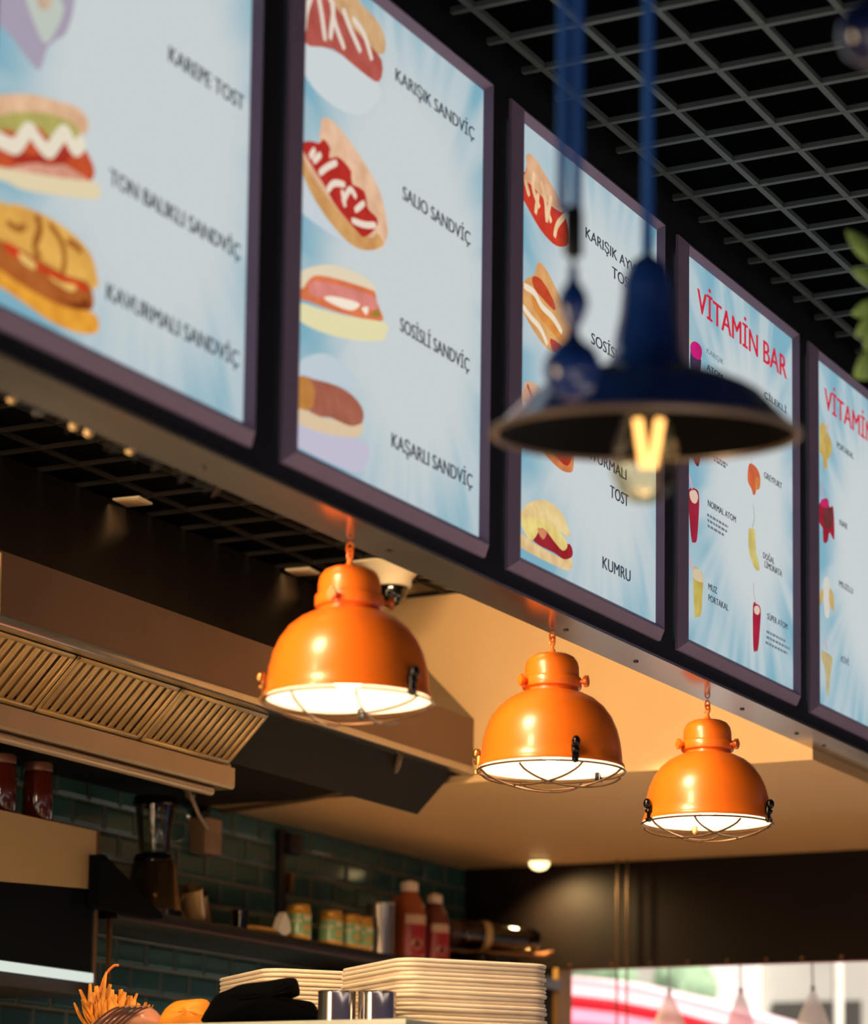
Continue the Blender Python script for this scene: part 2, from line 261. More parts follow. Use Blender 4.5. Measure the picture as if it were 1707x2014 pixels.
# ------------------------------------------------------------------ printed artwork of the menu boards (metres on the board)
ART = [
(1,(0,'toast_picture'),'p',(165,155,172),[(0.033,0.483),(0.211,0.557),(0.208,0.49),(0.174,0.461),(0.158,0.441),(0.144,0.406),(0.12,0.408),(0.06,0.434),(0.035,0.437)],0),
(1,(0,'toast_picture'),'p',(188,196,186),[(0.102,0.509),(0.162,0.534),(0.198,0.519),(0.161,0.453),(0.135,0.461)],0),
(1,(0,'toast_picture'),'p',(198,172,150),[(0.128,0.52),(0.17,0.537),(0.163,0.505),(0.137,0.497)],0),
(1,(1,'sandwich_picture'),'p',(222,180,145),[(0.017,0.316),(0.065,0.339),(0.127,0.362),(0.192,0.376),(0.236,0.384),(0.259,0.379),(0.268,0.366),(0.256,0.347),(0.233,0.348),(0.193,0.347),(0.129,0.334),(0.067,0.306),(0.019,0.283)],0),
(1,(1,'sandwich_picture'),'p',(192,80,45),[(0.019,0.276),(0.067,0.298),(0.151,0.323),(0.238,0.344),(0.256,0.332),(0.285,0.307),(0.277,0.285),(0.241,0.278),(0.175,0.263),(0.087,0.238),(0.022,0.22)],0),
(1,(1,'sandwich_picture'),'p',(178,168,95),[(0.019,0.283),(0.067,0.311),(0.108,0.329),(0.171,0.349),(0.237,0.355),(0.238,0.334),(0.207,0.338),(0.173,0.313),(0.142,0.32),(0.101,0.295),(0.068,0.288),(0.02,0.266)],0),
(1,(1,'sandwich_picture'),'p',(165,50,35),[(0.082,0.257),(0.115,0.271),(0.128,0.265),(0.153,0.284),(0.179,0.275),(0.199,0.309),(0.226,0.308),(0.209,0.288),(0.171,0.269),(0.095,0.246)],0),
(1,(1,'sandwich_picture'),'l',(228,218,196),[(0.028,0.268),(0.069,0.268),(0.094,0.274),(0.121,0.307),(0.143,0.299),(0.17,0.293),(0.194,0.321),(0.211,0.335),(0.234,0.319),(0.256,0.34)],0.024),
(1,(1,'sandwich_picture'),'p',(216,155,130),[(0.083,0.236),(0.145,0.266),(0.171,0.269),(0.209,0.286),(0.277,0.282),(0.255,0.269),(0.155,0.24)],0),
(1,(1,'sandwich_picture'),'p',(224,207,168),[(0.022,0.22),(0.071,0.232),(0.096,0.238),(0.176,0.257),(0.241,0.274),(0.286,0.286),(0.301,0.279),(0.292,0.262),(0.199,0.236),(0.114,0.215),(0.072,0.213),(0.023,0.205)],0),
(1,(2,'grilled_sandwich_picture'),'p',(222,168,82),[(0.013,0.168),(0.073,0.181),(0.106,0.19),(0.179,0.195),(0.245,0.188),(0.282,0.173),(0.298,0.148),(0.296,0.126),(0.206,0.098),(0.078,0.1),(0.016,0.101)],0),
(1,(2,'grilled_sandwich_picture'),'l',(150,88,35),[(0.145,0.189),(0.154,0.171),(0.143,0.141),(0.156,0.127)],0.014),
(1,(2,'grilled_sandwich_picture'),'l',(160,95,38),[(0.175,0.186),(0.206,0.17),(0.216,0.146),(0.213,0.121)],0.012),
(1,(2,'grilled_sandwich_picture'),'l',(165,100,42),[(0.075,0.155),(0.1,0.153),(0.12,0.163)],0.012),
(1,(2,'grilled_sandwich_picture'),'l',(165,100,42),[(0.22,0.174),(0.246,0.174),(0.256,0.167)],0.012),
(1,(2,'grilled_sandwich_picture'),'p',(172,95,42),[(0.015,0.118),(0.076,0.125),(0.118,0.126),(0.165,0.125),(0.226,0.123),(0.273,0.129),(0.291,0.11),(0.282,0.087),(0.22,0.074),(0.142,0.067),(0.079,0.077),(0.018,0.081)],0),
(1,(2,'grilled_sandwich_picture'),'p',(204,62,32),[(0.076,0.126),(0.106,0.124),(0.131,0.119),(0.178,0.118),(0.271,0.123),(0.267,0.111),(0.24,0.114),(0.183,0.109),(0.119,0.11),(0.077,0.112)],0),
(1,(2,'grilled_sandwich_picture'),'p',(120,55,25),[(0.198,0.085),(0.228,0.084),(0.259,0.093),(0.268,0.103),(0.286,0.093),(0.242,0.08)],0),
(1,(2,'grilled_sandwich_picture'),'p',(232,190,110),[(0.106,0.121),(0.144,0.116),(0.14,0.106),(0.111,0.11)],0),
(1,(2,'grilled_sandwich_picture'),'p',(232,185,100),[(0.175,0.109),(0.205,0.108),(0.245,0.115),(0.236,0.102),(0.197,0.103)],0),
(1,(2,'grilled_sandwich_picture'),'p',(228,158,55),[(0.017,0.086),(0.079,0.078),(0.146,0.073),(0.22,0.074),(0.293,0.087),(0.304,0.063),(0.261,0.047),(0.191,0.042),(0.122,0.05),(0.08,0.055),(0.019,0.061)],0),
(2,(3,'hot_dog_picture'),'p',(203,210,212),[(0.032,0.735),(0.123,0.759),(0.219,0.769),(0.307,0.761),(0.303,0.736),(0.262,0.697),(0.211,0.674),(0.143,0.665),(0.071,0.672),(0.033,0.698)],0),
(2,(3,'hot_dog_picture'),'p',(204,164,120),[(0.032,0.855),(0.186,0.91),(0.221,0.889),(0.292,0.879),(0.324,0.858),(0.32,0.827),(0.27,0.813),(0.206,0.809),(0.138,0.808),(0.034,0.795)],0),
(2,(3,'hot_dog_picture'),'p',(176,86,76),[(0.029,0.839),(0.097,0.856),(0.177,0.836),(0.246,0.825),(0.313,0.812),(0.304,0.768),(0.237,0.763),(0.14,0.765),(0.033,0.739)],0),
(2,(3,'hot_dog_picture'),'l',(224,210,196),[(0.065,0.837),(0.047,0.795),(0.041,0.758)],0.014),
(2,(3,'hot_dog_picture'),'l',(224,210,196),[(0.084,0.845),(0.099,0.81),(0.112,0.769)],0.014),
(2,(3,'hot_dog_picture'),'l',(224,210,196),[(0.131,0.852),(0.143,0.816),(0.179,0.78)],0.014),
(2,(3,'hot_dog_picture'),'l',(224,210,196),[(0.171,0.851),(0.194,0.828),(0.236,0.797)],0.014),
(2,(3,'hot_dog_picture'),'l',(224,210,196),[(0.205,0.847),(0.246,0.834),(0.277,0.798)],0.014),
(2,(3,'hot_dog_picture'),'l',(224,210,196),[(0.12,0.853),(0.137,0.837),(0.128,0.778)],0.014),
(2,(4,'hot_dog_picture'),'p',(197,206,211),[(0.034,0.513),(0.067,0.485),(0.133,0.465),(0.213,0.441),(0.19,0.435),(0.107,0.436),(0.035,0.446)],0),
(2,(4,'hot_dog_picture'),'p',(224,182,150),[(0.108,0.63),(0.144,0.636),(0.201,0.622),(0.265,0.597),(0.314,0.567),(0.339,0.524),(0.343,0.499),(0.323,0.469),(0.27,0.447),(0.213,0.439),(0.15,0.451),(0.095,0.472),(0.05,0.502),(0.031,0.538),(0.036,0.559),(0.096,0.578),(0.1,0.608)],0),
(2,(4,'hot_dog_picture'),'p',(206,154,96),[(0.031,0.538),(0.05,0.502),(0.095,0.472),(0.15,0.451),(0.213,0.439),(0.27,0.447),(0.328,0.476),(0.304,0.489),(0.281,0.473),(0.206,0.475),(0.143,0.491),(0.077,0.514),(0.043,0.537)],0),
(2,(4,'hot_dog_picture'),'p',(178,46,38),[(0.036,0.557),(0.069,0.574),(0.096,0.58),(0.112,0.593),(0.135,0.583),(0.124,0.562),(0.163,0.579),(0.209,0.569),(0.198,0.547),(0.255,0.55),(0.268,0.524),(0.304,0.516),(0.298,0.496),(0.258,0.467),(0.229,0.47),(0.16,0.488),(0.115,0.513),(0.065,0.536)],0),
(2,(4,'hot_dog_picture'),'l',(232,214,196),[(0.065,0.544),(0.083,0.565)],0.012),
(2,(4,'hot_dog_picture'),'l',(232,214,196),[(0.098,0.527),(0.125,0.548),(0.158,0.568)],0.012),
(2,(4,'hot_dog_picture'),'l',(232,214,196),[(0.126,0.506),(0.148,0.527),(0.187,0.538)],0.012),
(2,(4,'hot_dog_picture'),'l',(232,214,196),[(0.179,0.503),(0.204,0.535),(0.227,0.528)],0.012),
(2,(4,'hot_dog_picture'),'l',(232,214,196),[(0.188,0.498),(0.176,0.525)],0.012),
(2,(4,'hot_dog_picture'),'l',(232,214,196),[(0.222,0.503),(0.256,0.529)],0.012),
(2,(4,'hot_dog_picture'),'l',(232,214,196),[(0.211,0.482),(0.257,0.489),(0.298,0.502)],0.012),
(2,(4,'hot_dog_picture'),'l',(232,214,196),[(0.076,0.54),(0.102,0.563)],0.012),
(2,(5,'sandwich_picture'),'p',(217,118,76),[(0.051,0.324),(0.083,0.344),(0.153,0.363),(0.238,0.379),(0.293,0.383),(0.308,0.357),(0.326,0.347),(0.322,0.334),(0.251,0.318),(0.156,0.302),(0.074,0.294),(0.035,0.291)],0),
(2,(5,'sandwich_picture'),'p',(224,208,180),[(0.034,0.33),(0.082,0.358),(0.153,0.383),(0.232,0.394),(0.284,0.393),(0.303,0.383),(0.249,0.375),(0.154,0.36),(0.083,0.342),(0.046,0.308)],0),
(2,(5,'sandwich_picture'),'p',(217,134,124),[(0.075,0.329),(0.154,0.35),(0.238,0.364),(0.297,0.368),(0.304,0.348),(0.233,0.34),(0.138,0.321),(0.079,0.306)],0),
(2,(5,'sandwich_picture'),'p',(242,228,208),[(0.119,0.314),(0.155,0.328),(0.242,0.342),(0.217,0.322),(0.166,0.314)],0),
(2,(5,'sandwich_picture'),'p',(242,228,208),[(0.25,0.336),(0.274,0.345),(0.268,0.329)],0),
(2,(5,'sandwich_picture'),'p',(160,125,55),[(0.28,0.333),(0.308,0.352),(0.318,0.34)],0),
(2,(5,'sandwich_picture'),'p',(226,217,170),[(0.035,0.28),(0.112,0.292),(0.195,0.305),(0.334,0.335),(0.34,0.316),(0.323,0.299),(0.224,0.271),(0.113,0.253),(0.036,0.252)],0),
(2,(6,'sandwich_picture'),'p',(190,201,209),[(0.038,0.175),(0.067,0.197),(0.125,0.219),(0.186,0.217),(0.244,0.198),(0.166,0.175),(0.089,0.164),(0.038,0.151)],0),
(2,(6,'sandwich_picture'),'p',(192,188,206),[(0.041,0.079),(0.119,0.08),(0.219,0.097),(0.282,0.098),(0.277,0.068),(0.249,0.041),(0.148,0.034),(0.043,0.035)],0),
(2,(6,'sandwich_picture'),'p',(162,96,76),[(0.038,0.153),(0.089,0.164),(0.166,0.174),(0.222,0.172),(0.257,0.158),(0.261,0.139),(0.241,0.121),(0.19,0.114),(0.146,0.113),(0.102,0.103),(0.07,0.106),(0.04,0.099)],0),
(2,(6,'sandwich_picture'),'p',(188,128,66),[(0.038,0.153),(0.079,0.158),(0.093,0.137),(0.081,0.111),(0.04,0.1)],0),
(2,(6,'sandwich_picture'),'p',(217,193,160),[(0.04,0.099),(0.081,0.104),(0.113,0.105),(0.157,0.113),(0.218,0.116),(0.258,0.131),(0.254,0.111),(0.224,0.098),(0.119,0.079),(0.041,0.076)],0),
(3,(7,'hot_dog_picture'),'p',(198,60,42),[(0.062,0.846),(0.095,0.855),(0.129,0.842),(0.184,0.822),(0.226,0.799),(0.255,0.765),(0.259,0.73),(0.228,0.712),(0.186,0.706),(0.125,0.717),(0.057,0.748),(0.034,0.764),(0.043,0.8),(0.066,0.817)],0),
(3,(7,'hot_dog_picture'),'p',(217,168,130),[(0.062,0.846),(0.095,0.855),(0.157,0.834),(0.212,0.81),(0.234,0.786),(0.192,0.781),(0.144,0.784),(0.083,0.793),(0.043,0.791),(0.066,0.817)],0),
(3,(7,'hot_dog_picture'),'l',(230,192,150),[(0.057,0.793),(0.077,0.767)],0.014),
(3,(7,'hot_dog_picture'),'l',(230,192,150),[(0.099,0.823),(0.093,0.79),(0.124,0.759)],0.014),
(3,(7,'hot_dog_picture'),'l',(230,192,150),[(0.13,0.815),(0.151,0.78),(0.158,0.74)],0.014),
(3,(7,'hot_dog_picture'),'l',(230,192,150),[(0.178,0.801),(0.165,0.763),(0.179,0.747)],0.014),
(3,(7,'hot_dog_picture'),'l',(230,192,150),[(0.241,0.782),(0.206,0.75),(0.193,0.721)],0.014),
(3,(7,'hot_dog_picture'),'l',(230,192,150),[(0.117,0.786),(0.104,0.74)],0.014),
(3,(8,'sandwich_picture'),'p',(214,158,100),[(0.119,0.646),(0.16,0.64),(0.202,0.617),(0.237,0.597),(0.279,0.573),(0.294,0.556),(0.252,0.51),(0.183,0.481),(0.122,0.491),(0.062,0.517),(0.032,0.538),(0.038,0.564),(0.067,0.596),(0.1,0.613)],0),
(3,(8,'sandwich_picture'),'p',(190,72,42),[(0.093,0.607),(0.134,0.614),(0.189,0.589),(0.196,0.569),(0.141,0.577),(0.101,0.586)],0),
(3,(8,'sandwich_picture'),'p',(214,140,66),[(0.087,0.567),(0.128,0.564),(0.182,0.544),(0.238,0.527),(0.231,0.513),(0.162,0.526),(0.108,0.54)],0),
(3,(8,'sandwich_picture'),'l',(234,218,194),[(0.054,0.577),(0.101,0.577),(0.135,0.56),(0.189,0.552),(0.231,0.534)],0.014),
(3,(8,'sandwich_picture'),'l',(234,218,194),[(0.049,0.534),(0.088,0.522),(0.129,0.513),(0.163,0.49)],0.013),
(3,(8,'sandwich_picture'),'p',(190,60,42),[(0.176,0.506),(0.231,0.504),(0.19,0.482)],0),
(3,(9,'sandwich_picture'),'p',(206,158,124),[(0.059,0.382),(0.105,0.395),(0.139,0.386),(0.147,0.373),(0.106,0.336),(0.074,0.301),(0.041,0.292),(0.04,0.342),(0.066,0.355)],0),
(3,(9,'sandwich_picture'),'l',(170,70,55),[(0.072,0.383),(0.092,0.359),(0.073,0.345)],0.01),
(3,(9,'sandwich_picture'),'l',(226,205,185),[(0.053,0.339),(0.093,0.338)],0.012),
(3,(10,'sandwich_picture'),'p',(206,126,76),[(0.094,0.282),(0.187,0.306),(0.291,0.309),(0.291,0.294),(0.285,0.262),(0.257,0.252),(0.216,0.251),(0.141,0.265)],0),
(3,(10,'sandwich_picture'),'p',(175,50,35),[(0.154,0.286),(0.249,0.298),(0.278,0.287),(0.257,0.265),(0.208,0.27)],0),
(3,(11,'burger_picture'),'p',(226,198,140),[(0.045,0.115),(0.07,0.142),(0.123,0.163),(0.176,0.172),(0.231,0.164),(0.266,0.139),(0.27,0.122),(0.211,0.124),(0.157,0.127),(0.097,0.12),(0.049,0.105)],0),
(3,(11,'burger_picture'),'p',(224,193,140),[(0.039,0.079),(0.104,0.074),(0.171,0.071),(0.239,0.071),(0.282,0.08),(0.272,0.053),(0.178,0.049),(0.092,0.05),(0.04,0.055)],0),
(3,(11,'burger_picture'),'p',(152,38,46),[(0.101,0.082),(0.13,0.115),(0.171,0.112),(0.218,0.096),(0.273,0.108),(0.286,0.087),(0.246,0.071),(0.198,0.074),(0.131,0.074)],0),
(3,(11,'burger_picture'),'p',(228,204,126),[(0.053,0.108),(0.123,0.128),(0.177,0.128),(0.239,0.118),(0.261,0.102),(0.239,0.087),(0.198,0.097),(0.144,0.112),(0.098,0.076),(0.058,0.089)],0),
(3,(11,'burger_picture'),'p',(206,132,95),[(0.12,0.106),(0.164,0.11),(0.147,0.089)],0),
(4,(12,'drink_picture'),'p',(70,48,78),[(0.066,0.694),(0.125,0.693),(0.125,0.664),(0.112,0.614),(0.096,0.606),(0.075,0.606)],0),
(4,(12,'drink_picture'),'p',(190,32,112),[(0.068,0.708),(0.095,0.721),(0.129,0.718),(0.133,0.701),(0.119,0.685),(0.081,0.682),(0.066,0.691)],0),
(4,(12,'drink_picture'),'l',(185,180,110),[(0.029,0.727),(0.069,0.71)],0.008),
(4,(13,'drink_picture'),'p',(125,22,52),[(0.059,0.524),(0.141,0.539),(0.133,0.485),(0.122,0.456),(0.11,0.436),(0.085,0.444),(0.07,0.469)],0),
(4,(14,'drink_picture'),'p',(152,36,56),[(0.052,0.367),(0.102,0.382),(0.117,0.366),(0.112,0.308),(0.103,0.266),(0.089,0.258),(0.073,0.259),(0.061,0.303)],0),
(4,(14,'drink_picture'),'p',(216,188,168),[(0.061,0.367),(0.093,0.378),(0.11,0.368),(0.102,0.352),(0.084,0.346),(0.066,0.351)],0),
(4,(14,'drink_picture'),'l',(205,160,180),[(0.048,0.409),(0.066,0.393),(0.075,0.376)],0.008),
(4,(15,'drink_picture'),'p',(192,172,88),[(0.083,0.195),(0.117,0.202),(0.14,0.19),(0.136,0.149),(0.129,0.104),(0.108,0.094),(0.089,0.097)],0),
(4,(15,'drink_picture'),'p',(206,188,155),[(0.083,0.195),(0.117,0.202),(0.139,0.19),(0.137,0.177),(0.086,0.175)],0),
(4,(15,'drink_picture'),'l',(205,165,180),[(0.057,0.219),(0.066,0.205),(0.086,0.196)],0.008),
(4,(16,'drink_picture'),'p',(202,98,62),[(0.419,0.513),(0.439,0.525),(0.48,0.52),(0.496,0.501),(0.49,0.477),(0.469,0.47),(0.464,0.458),(0.449,0.452),(0.439,0.463),(0.414,0.478)],0),
(4,(16,'drink_picture'),'p',(210,130,70),[(0.464,0.498),(0.492,0.5),(0.488,0.477),(0.464,0.469)],0),
(4,(16,'drink_picture'),'l',(200,185,180),[(0.437,0.54),(0.441,0.524)],0.006),
(4,(17,'drink_picture'),'p',(202,187,114),[(0.418,0.361),(0.439,0.369),(0.46,0.368),(0.462,0.324),(0.479,0.305),(0.488,0.28),(0.459,0.277),(0.433,0.295),(0.418,0.318)],0),
(4,(17,'drink_picture'),'l',(170,175,175),[(0.447,0.429),(0.455,0.397),(0.441,0.37)],0.005),
(4,(18,'drink_picture'),'p',(162,36,60),[(0.445,0.186),(0.468,0.195),(0.495,0.188),(0.49,0.139),(0.478,0.089),(0.463,0.082),(0.447,0.086)],0),
(4,(18,'drink_picture'),'p',(218,192,172),[(0.454,0.185),(0.478,0.192),(0.49,0.183),(0.478,0.171),(0.456,0.171)],0),
(4,(18,'drink_picture'),'l',(190,170,175),[(0.448,0.242),(0.45,0.216),(0.466,0.194)],0.005),
(5,(19,'drink_picture'),'p',(192,163,90),[(0.082,0.753),(0.115,0.75),(0.133,0.735),(0.159,0.718),(0.158,0.692),(0.128,0.668),(0.124,0.645),(0.101,0.638),(0.093,0.662),(0.067,0.676),(0.074,0.703),(0.068,0.728)],0),
(5,(19,'drink_picture'),'l',(205,165,180),[(0.139,0.766),(0.119,0.735)],0.008),
(5,(20,'drink_picture'),'p',(152,36,52),[(0.061,0.533),(0.091,0.557),(0.128,0.565),(0.14,0.547),(0.168,0.552),(0.174,0.472),(0.139,0.482),(0.127,0.46),(0.108,0.447),(0.09,0.451),(0.09,0.479),(0.06,0.493)],0),
(5,(20,'drink_picture'),'p',(108,52,52),[(0.097,0.531),(0.161,0.547),(0.155,0.502),(0.102,0.485)],0),
(5,(20,'drink_picture'),'p',(190,42,102),[(0.08,0.554),(0.126,0.562),(0.128,0.544),(0.079,0.536)],0),
(5,(21,'drink_picture'),'p',(206,203,194),[(0.093,0.352),(0.123,0.363),(0.141,0.342),(0.133,0.272),(0.116,0.258),(0.099,0.266),(0.086,0.315)],0),
(5,(21,'drink_picture'),'p',(197,168,106),[(0.084,0.327),(0.06,0.305),(0.052,0.278),(0.076,0.289),(0.09,0.311)],0),
(5,(21,'drink_picture'),'p',(197,168,106),[(0.134,0.337),(0.164,0.327),(0.165,0.286),(0.134,0.294)],0),
(5,(22,'drink_picture'),'p',(187,168,120),[(0.074,0.168),(0.109,0.169),(0.15,0.164),(0.15,0.144),(0.133,0.105),(0.126,0.067),(0.111,0.064),(0.097,0.126),(0.074,0.146)],0),
(5,(23,'drink_picture'),'p',(200,70,60),[(0.449,0.54),(0.503,0.556),(0.501,0.479),(0.453,0.478)],0),
(5,(24,'drink_picture'),'p',(200,110,70),[(0.461,0.74),(0.507,0.756),(0.505,0.666),(0.467,0.674)],0),
(5,(24,'drink_picture'),'l',(210,150,175),[(0.074,0.592),(0.089,0.559)],0.008),
(5,(24,'drink_picture'),'l',(210,150,175),[(0.1,0.206),(0.109,0.176)],0.008),
]
TEXTS = [
(1,'KAREPE TOST',(0.4749,0.5469),0.221,0.026,(58,64,74)),
(1,'TON BALIKLI SANDVİÇ',(0.3241,0.2963),0.3713,0.0257,(58,64,74)),
(1,'KAVURMALI SANDVİÇ',(0.3247,0.1187),0.3731,0.0263,(58,64,74)),
(2,'KARIŞIK SANDVİÇ',(0.3633,0.7936),0.3132,0.0246,(58,64,74)),
(2,'SALIO SANDVİÇ',(0.3966,0.5835),0.2681,0.0255,(58,64,74)),
(2,'SOSİSLİ SANDVİÇ',(0.3944,0.3382),0.2723,0.026,(58,64,74)),
(2,'KAŞARLI SANDVİÇ',(0.3688,0.1188),0.3158,0.0266,(58,64,74)),
(3,'KARIŞIK AYVALIK',(0.3424,0.7693),0.3438,0.0227,(58,64,74)),
(3,'TOST',(0.4762,0.7264),0.1117,0.0243,(58,64,74)),
(3,'SOSİSLİ TOST',(0.3732,0.5534),0.2871,0.0237,(58,64,74)),
(3,'KAVURMALI',(0.3243,0.3079),0.2303,0.0232,(58,64,74)),
(3,'TOST',(0.4716,0.2527),0.0943,0.0259,(58,64,74)),
(3,'KUMRU',(0.4351,0.0939),0.143,0.0256,(58,64,74)),
(4,'VİTAMİN BAR',(0.1023,0.7936),0.5715,0.0556,(200,40,62)),
(5,'VİTAMİN BAR',(0.1023,0.7936),0.5715,0.0556,(200,40,62)),
(4,'KARIŞIK',(0.16,0.7132),0.102,0.0119,(110,130,140)),
(4,'ATOM',(0.16,0.674),0.0957,0.0142,(58,64,74)),
(4,'ÇİLEKLİ',(0.5219,0.7066),0.1512,0.0163,(58,64,74)),
(4,'NORMAL ATOM',(0.1667,0.3594),0.1708,0.0152,(58,64,74)),
(4,'MUZ',(0.17,0.1683),0.0518,0.0152,(58,64,74)),
(4,'PORTAKAL',(0.1701,0.1427),0.1199,0.0151,(58,64,74)),
(4,'GREYFURT',(0.5209,0.5114),0.1193,0.0149,(58,64,74)),
(4,'DOĞAL',(0.5133,0.3149),0.0741,0.0148,(58,64,74)),
(4,'LİMONATA',(0.5232,0.295),0.1154,0.016,(58,64,74)),
(4,'SÜPER ATOM',(0.5392,0.1732),0.1365,0.0147,(58,64,74)),
(5,'PORTAKAL',(0.1959,0.7161),0.125,0.0161,(58,64,74)),
(5,'NAR',(0.2121,0.5184),0.0582,0.0159,(58,64,74)),
(5,'MUZLU',(0.2058,0.3587),0.105,0.0158,(58,64,74)),
(5,'KİVİ',(0.2181,0.1657),0.058,0.0157,(58,64,74)),
]
FINE_LINES = [
(4,(0.1624,0.3356),0.128),
(4,(0.1653,0.3236),0.12),
(4,(0.1653,0.311),0.101),
(4,(0.5343,0.1394),0.131),
(4,(0.5342,0.1262),0.158),
(4,(0.529,0.1121),0.147),
(4,(0.1974,0.4805),0.089),
(4,(0.2012,0.4727),0.077),
]

# ------------------------------------------------------------------ the setting
M_DARK = mat('dark_paint', (26, 25, 26), .6); M_CREAM = mat('cream_paint', (216, 174, 120), .55, var=.03, scale=4)
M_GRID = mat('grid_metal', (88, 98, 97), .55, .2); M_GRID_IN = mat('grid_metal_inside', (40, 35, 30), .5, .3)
struct('floor', MB().box(-3, 8.5, -12, 4.5, -1.30, -1.25), mat('floor_tiles', (214, 200, 190), .6, var=.12, scale=3))
XB, XE, YW, HS, HC = 6.655, 8.41, 4.29, 1.15, 1.68      # bulkhead, end wall, tiled wall, soffit and ceiling heights
struct('wall_back', MB().box(.4, XE+.1, YW, YW+.1, -1.25, 1.75), tiles())
struct('wall_left', MB().box(.3, .4, 2.40, YW+.1, -1.25, 1.75), M_CREAM)
WY0, WY1, WZ0, WZ1 = 2.3, 3.945, -.20, .80               # window opening in the end wall
wr = MB()
wr.box(XE, XE+.1, WY1, YW+.1, -1.25, 1.75); wr.box(XE, XE+.1, 1.2, WY0, -1.25, 2.3)
wr.box(XE, XE+.1, WY0, WY1, -1.25, WZ0); wr.box(XE, XE+.1, WY0, WY1, WZ1, 1.75)
struct('wall_right', wr, M_DARK)
struct('ceiling', MB().box(XB, XE, 2.40, YW, HS, HC+.09), M_CREAM)                       # lowered soffit with its bulkhead face
def grid(x0, x1, y0, y1, z, c, gx, gy, w, h, sub=None):
    b = MB()
    i = math.ceil((x0-gx)/c)
    while gx+i*c < x1: b.box(gx+i*c-w/2, gx+i*c+w/2, y0, y1, z, z+h-.001); i += 1
    j = math.ceil((y0-gy)/c)
    while gy+j*c < y1: b.box(x0, x1, gy+j*c-w/2, gy+j*c+w/2, z+.0005, z+h); j += 1
    return b
struct('ceiling.001', grid(2.4, 8.4, -2.5, 2.29, 2.2192, .1534, 4.5423, 2.2454, .0135, .012), M_GRID, smooth=0)
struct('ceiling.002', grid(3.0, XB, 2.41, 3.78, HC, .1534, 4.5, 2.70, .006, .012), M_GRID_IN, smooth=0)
struct('ceiling.003', MB().box(-4, 8.51, -2.8, 2.3, 2.75, 2.85).box(-4, 8.51, 2.3, 2.4, 2.36, 2.85).box(8.45, 8.51, -2.8, 2.3, 2.2, 2.75), mat('black_void', (4, 4, 6), 1, spec=.1))
struct('sun_blocker', MB().box(-4, 8.51, -12, -4.5, 2.75, 2.85), MATS['black_void'])  # unseen slab added over the street to limit sun on the ground
struct('ceiling.004', MB().box(.3, 8.51, 2.3, 4.39, 2.26, 2.36), MATS['black_void'])
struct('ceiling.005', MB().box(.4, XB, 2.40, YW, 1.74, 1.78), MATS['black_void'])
fr = MB(); fr.box(XE-.012, XE+.1, WY1-.012, WY1+.006, WZ0, WZ1); fr.box(XE-.012, XE+.1, WY0, WY1, WZ0-.02, WZ0)
struct('window_1', fr, mat('brass_jamb', (178, 132, 66), .4, .3))

# ------------------------------------------------------------------ sign fascia and menu boards
BX, BP, BW, BH, BZ = 3.8094, .8444, .7504, .9408, 1.2135
fa = thing('sign_fascia', 'long black overhead fascia that carries the row of lit menu boards', 'sign board', (5.2, 2.345, 1.178))
MB().box(-4.8, 2.9, -.045, .055, .004, 1.08).build('body', mat('fascia_black', (13, 13, 16), .5), fa)
o = MB().box(-4.8, 2.9, -.046, .056, 0, .006).build('underside_strip', mat('polished_underside', (182, 168, 158), .2, .82, var=.04, scale=30), fa); o['label'] = 'shiny metal underside strip'
for x in (3.67, 4.30, 5.06, 5.42, 6.05, 6.42, 6.62):
    MB().lathe([(0, 0), (.006, 0), (.005, -.003), (0, -.004)], 10).build('screw', mat('screw_dark', (60, 50, 46), .4, .6), fa, (x-5.2, .012, 0))
M_FRAME = mat('frame_aluminium', (158, 140, 168), .5, .3, var=.03)
LABELS = {
 1: 'backlit menu board at the far left, with a grilled sandwich and TON BALIKLI SANDVİÇ',
 2: 'backlit menu board listing SOSİSLİ and KAŞARLI sandwiches under two hot dogs',
 3: 'backlit menu board behind the blue pendant, with a burger and KUMRU at the bottom',
 4: 'backlit VİTAMİN BAR board of juice glasses, with MUZ PORTAKAL and SÜPER ATOM',
 5: 'backlit VİTAMİN BAR board cut by the right edge, with NAR and KİVİ'}
def rect_frame(w, h, loops):
    b = MB(); rr = []
    for d, y in loops: rr.append([b.bm.verts.new(p) for p in ((d, y, d), (w-d, y, d), (w-d, y, h-d), (d, y, h-d))])
    for a, c in zip(rr, rr[1:]):
        for k in range(4): b.bm.faces.new((a[k], a[(k+1) % 4], c[(k+1) % 4], c[k]))
    return b
def font_mesh(s):
    cu = bpy.data.curves.new('lettering', 'FONT'); cu.body = s; cu.resolution_u = 3
    ob = bpy.data.objects.new('lettering', cu); COL.objects.link(ob)
    me = bpy.data.meshes.new_from_object(ob.evaluated_get(bpy.context.evaluated_depsgraph_get()))
    bpy.data.objects.remove(ob); bpy.data.curves.remove(cu); return me
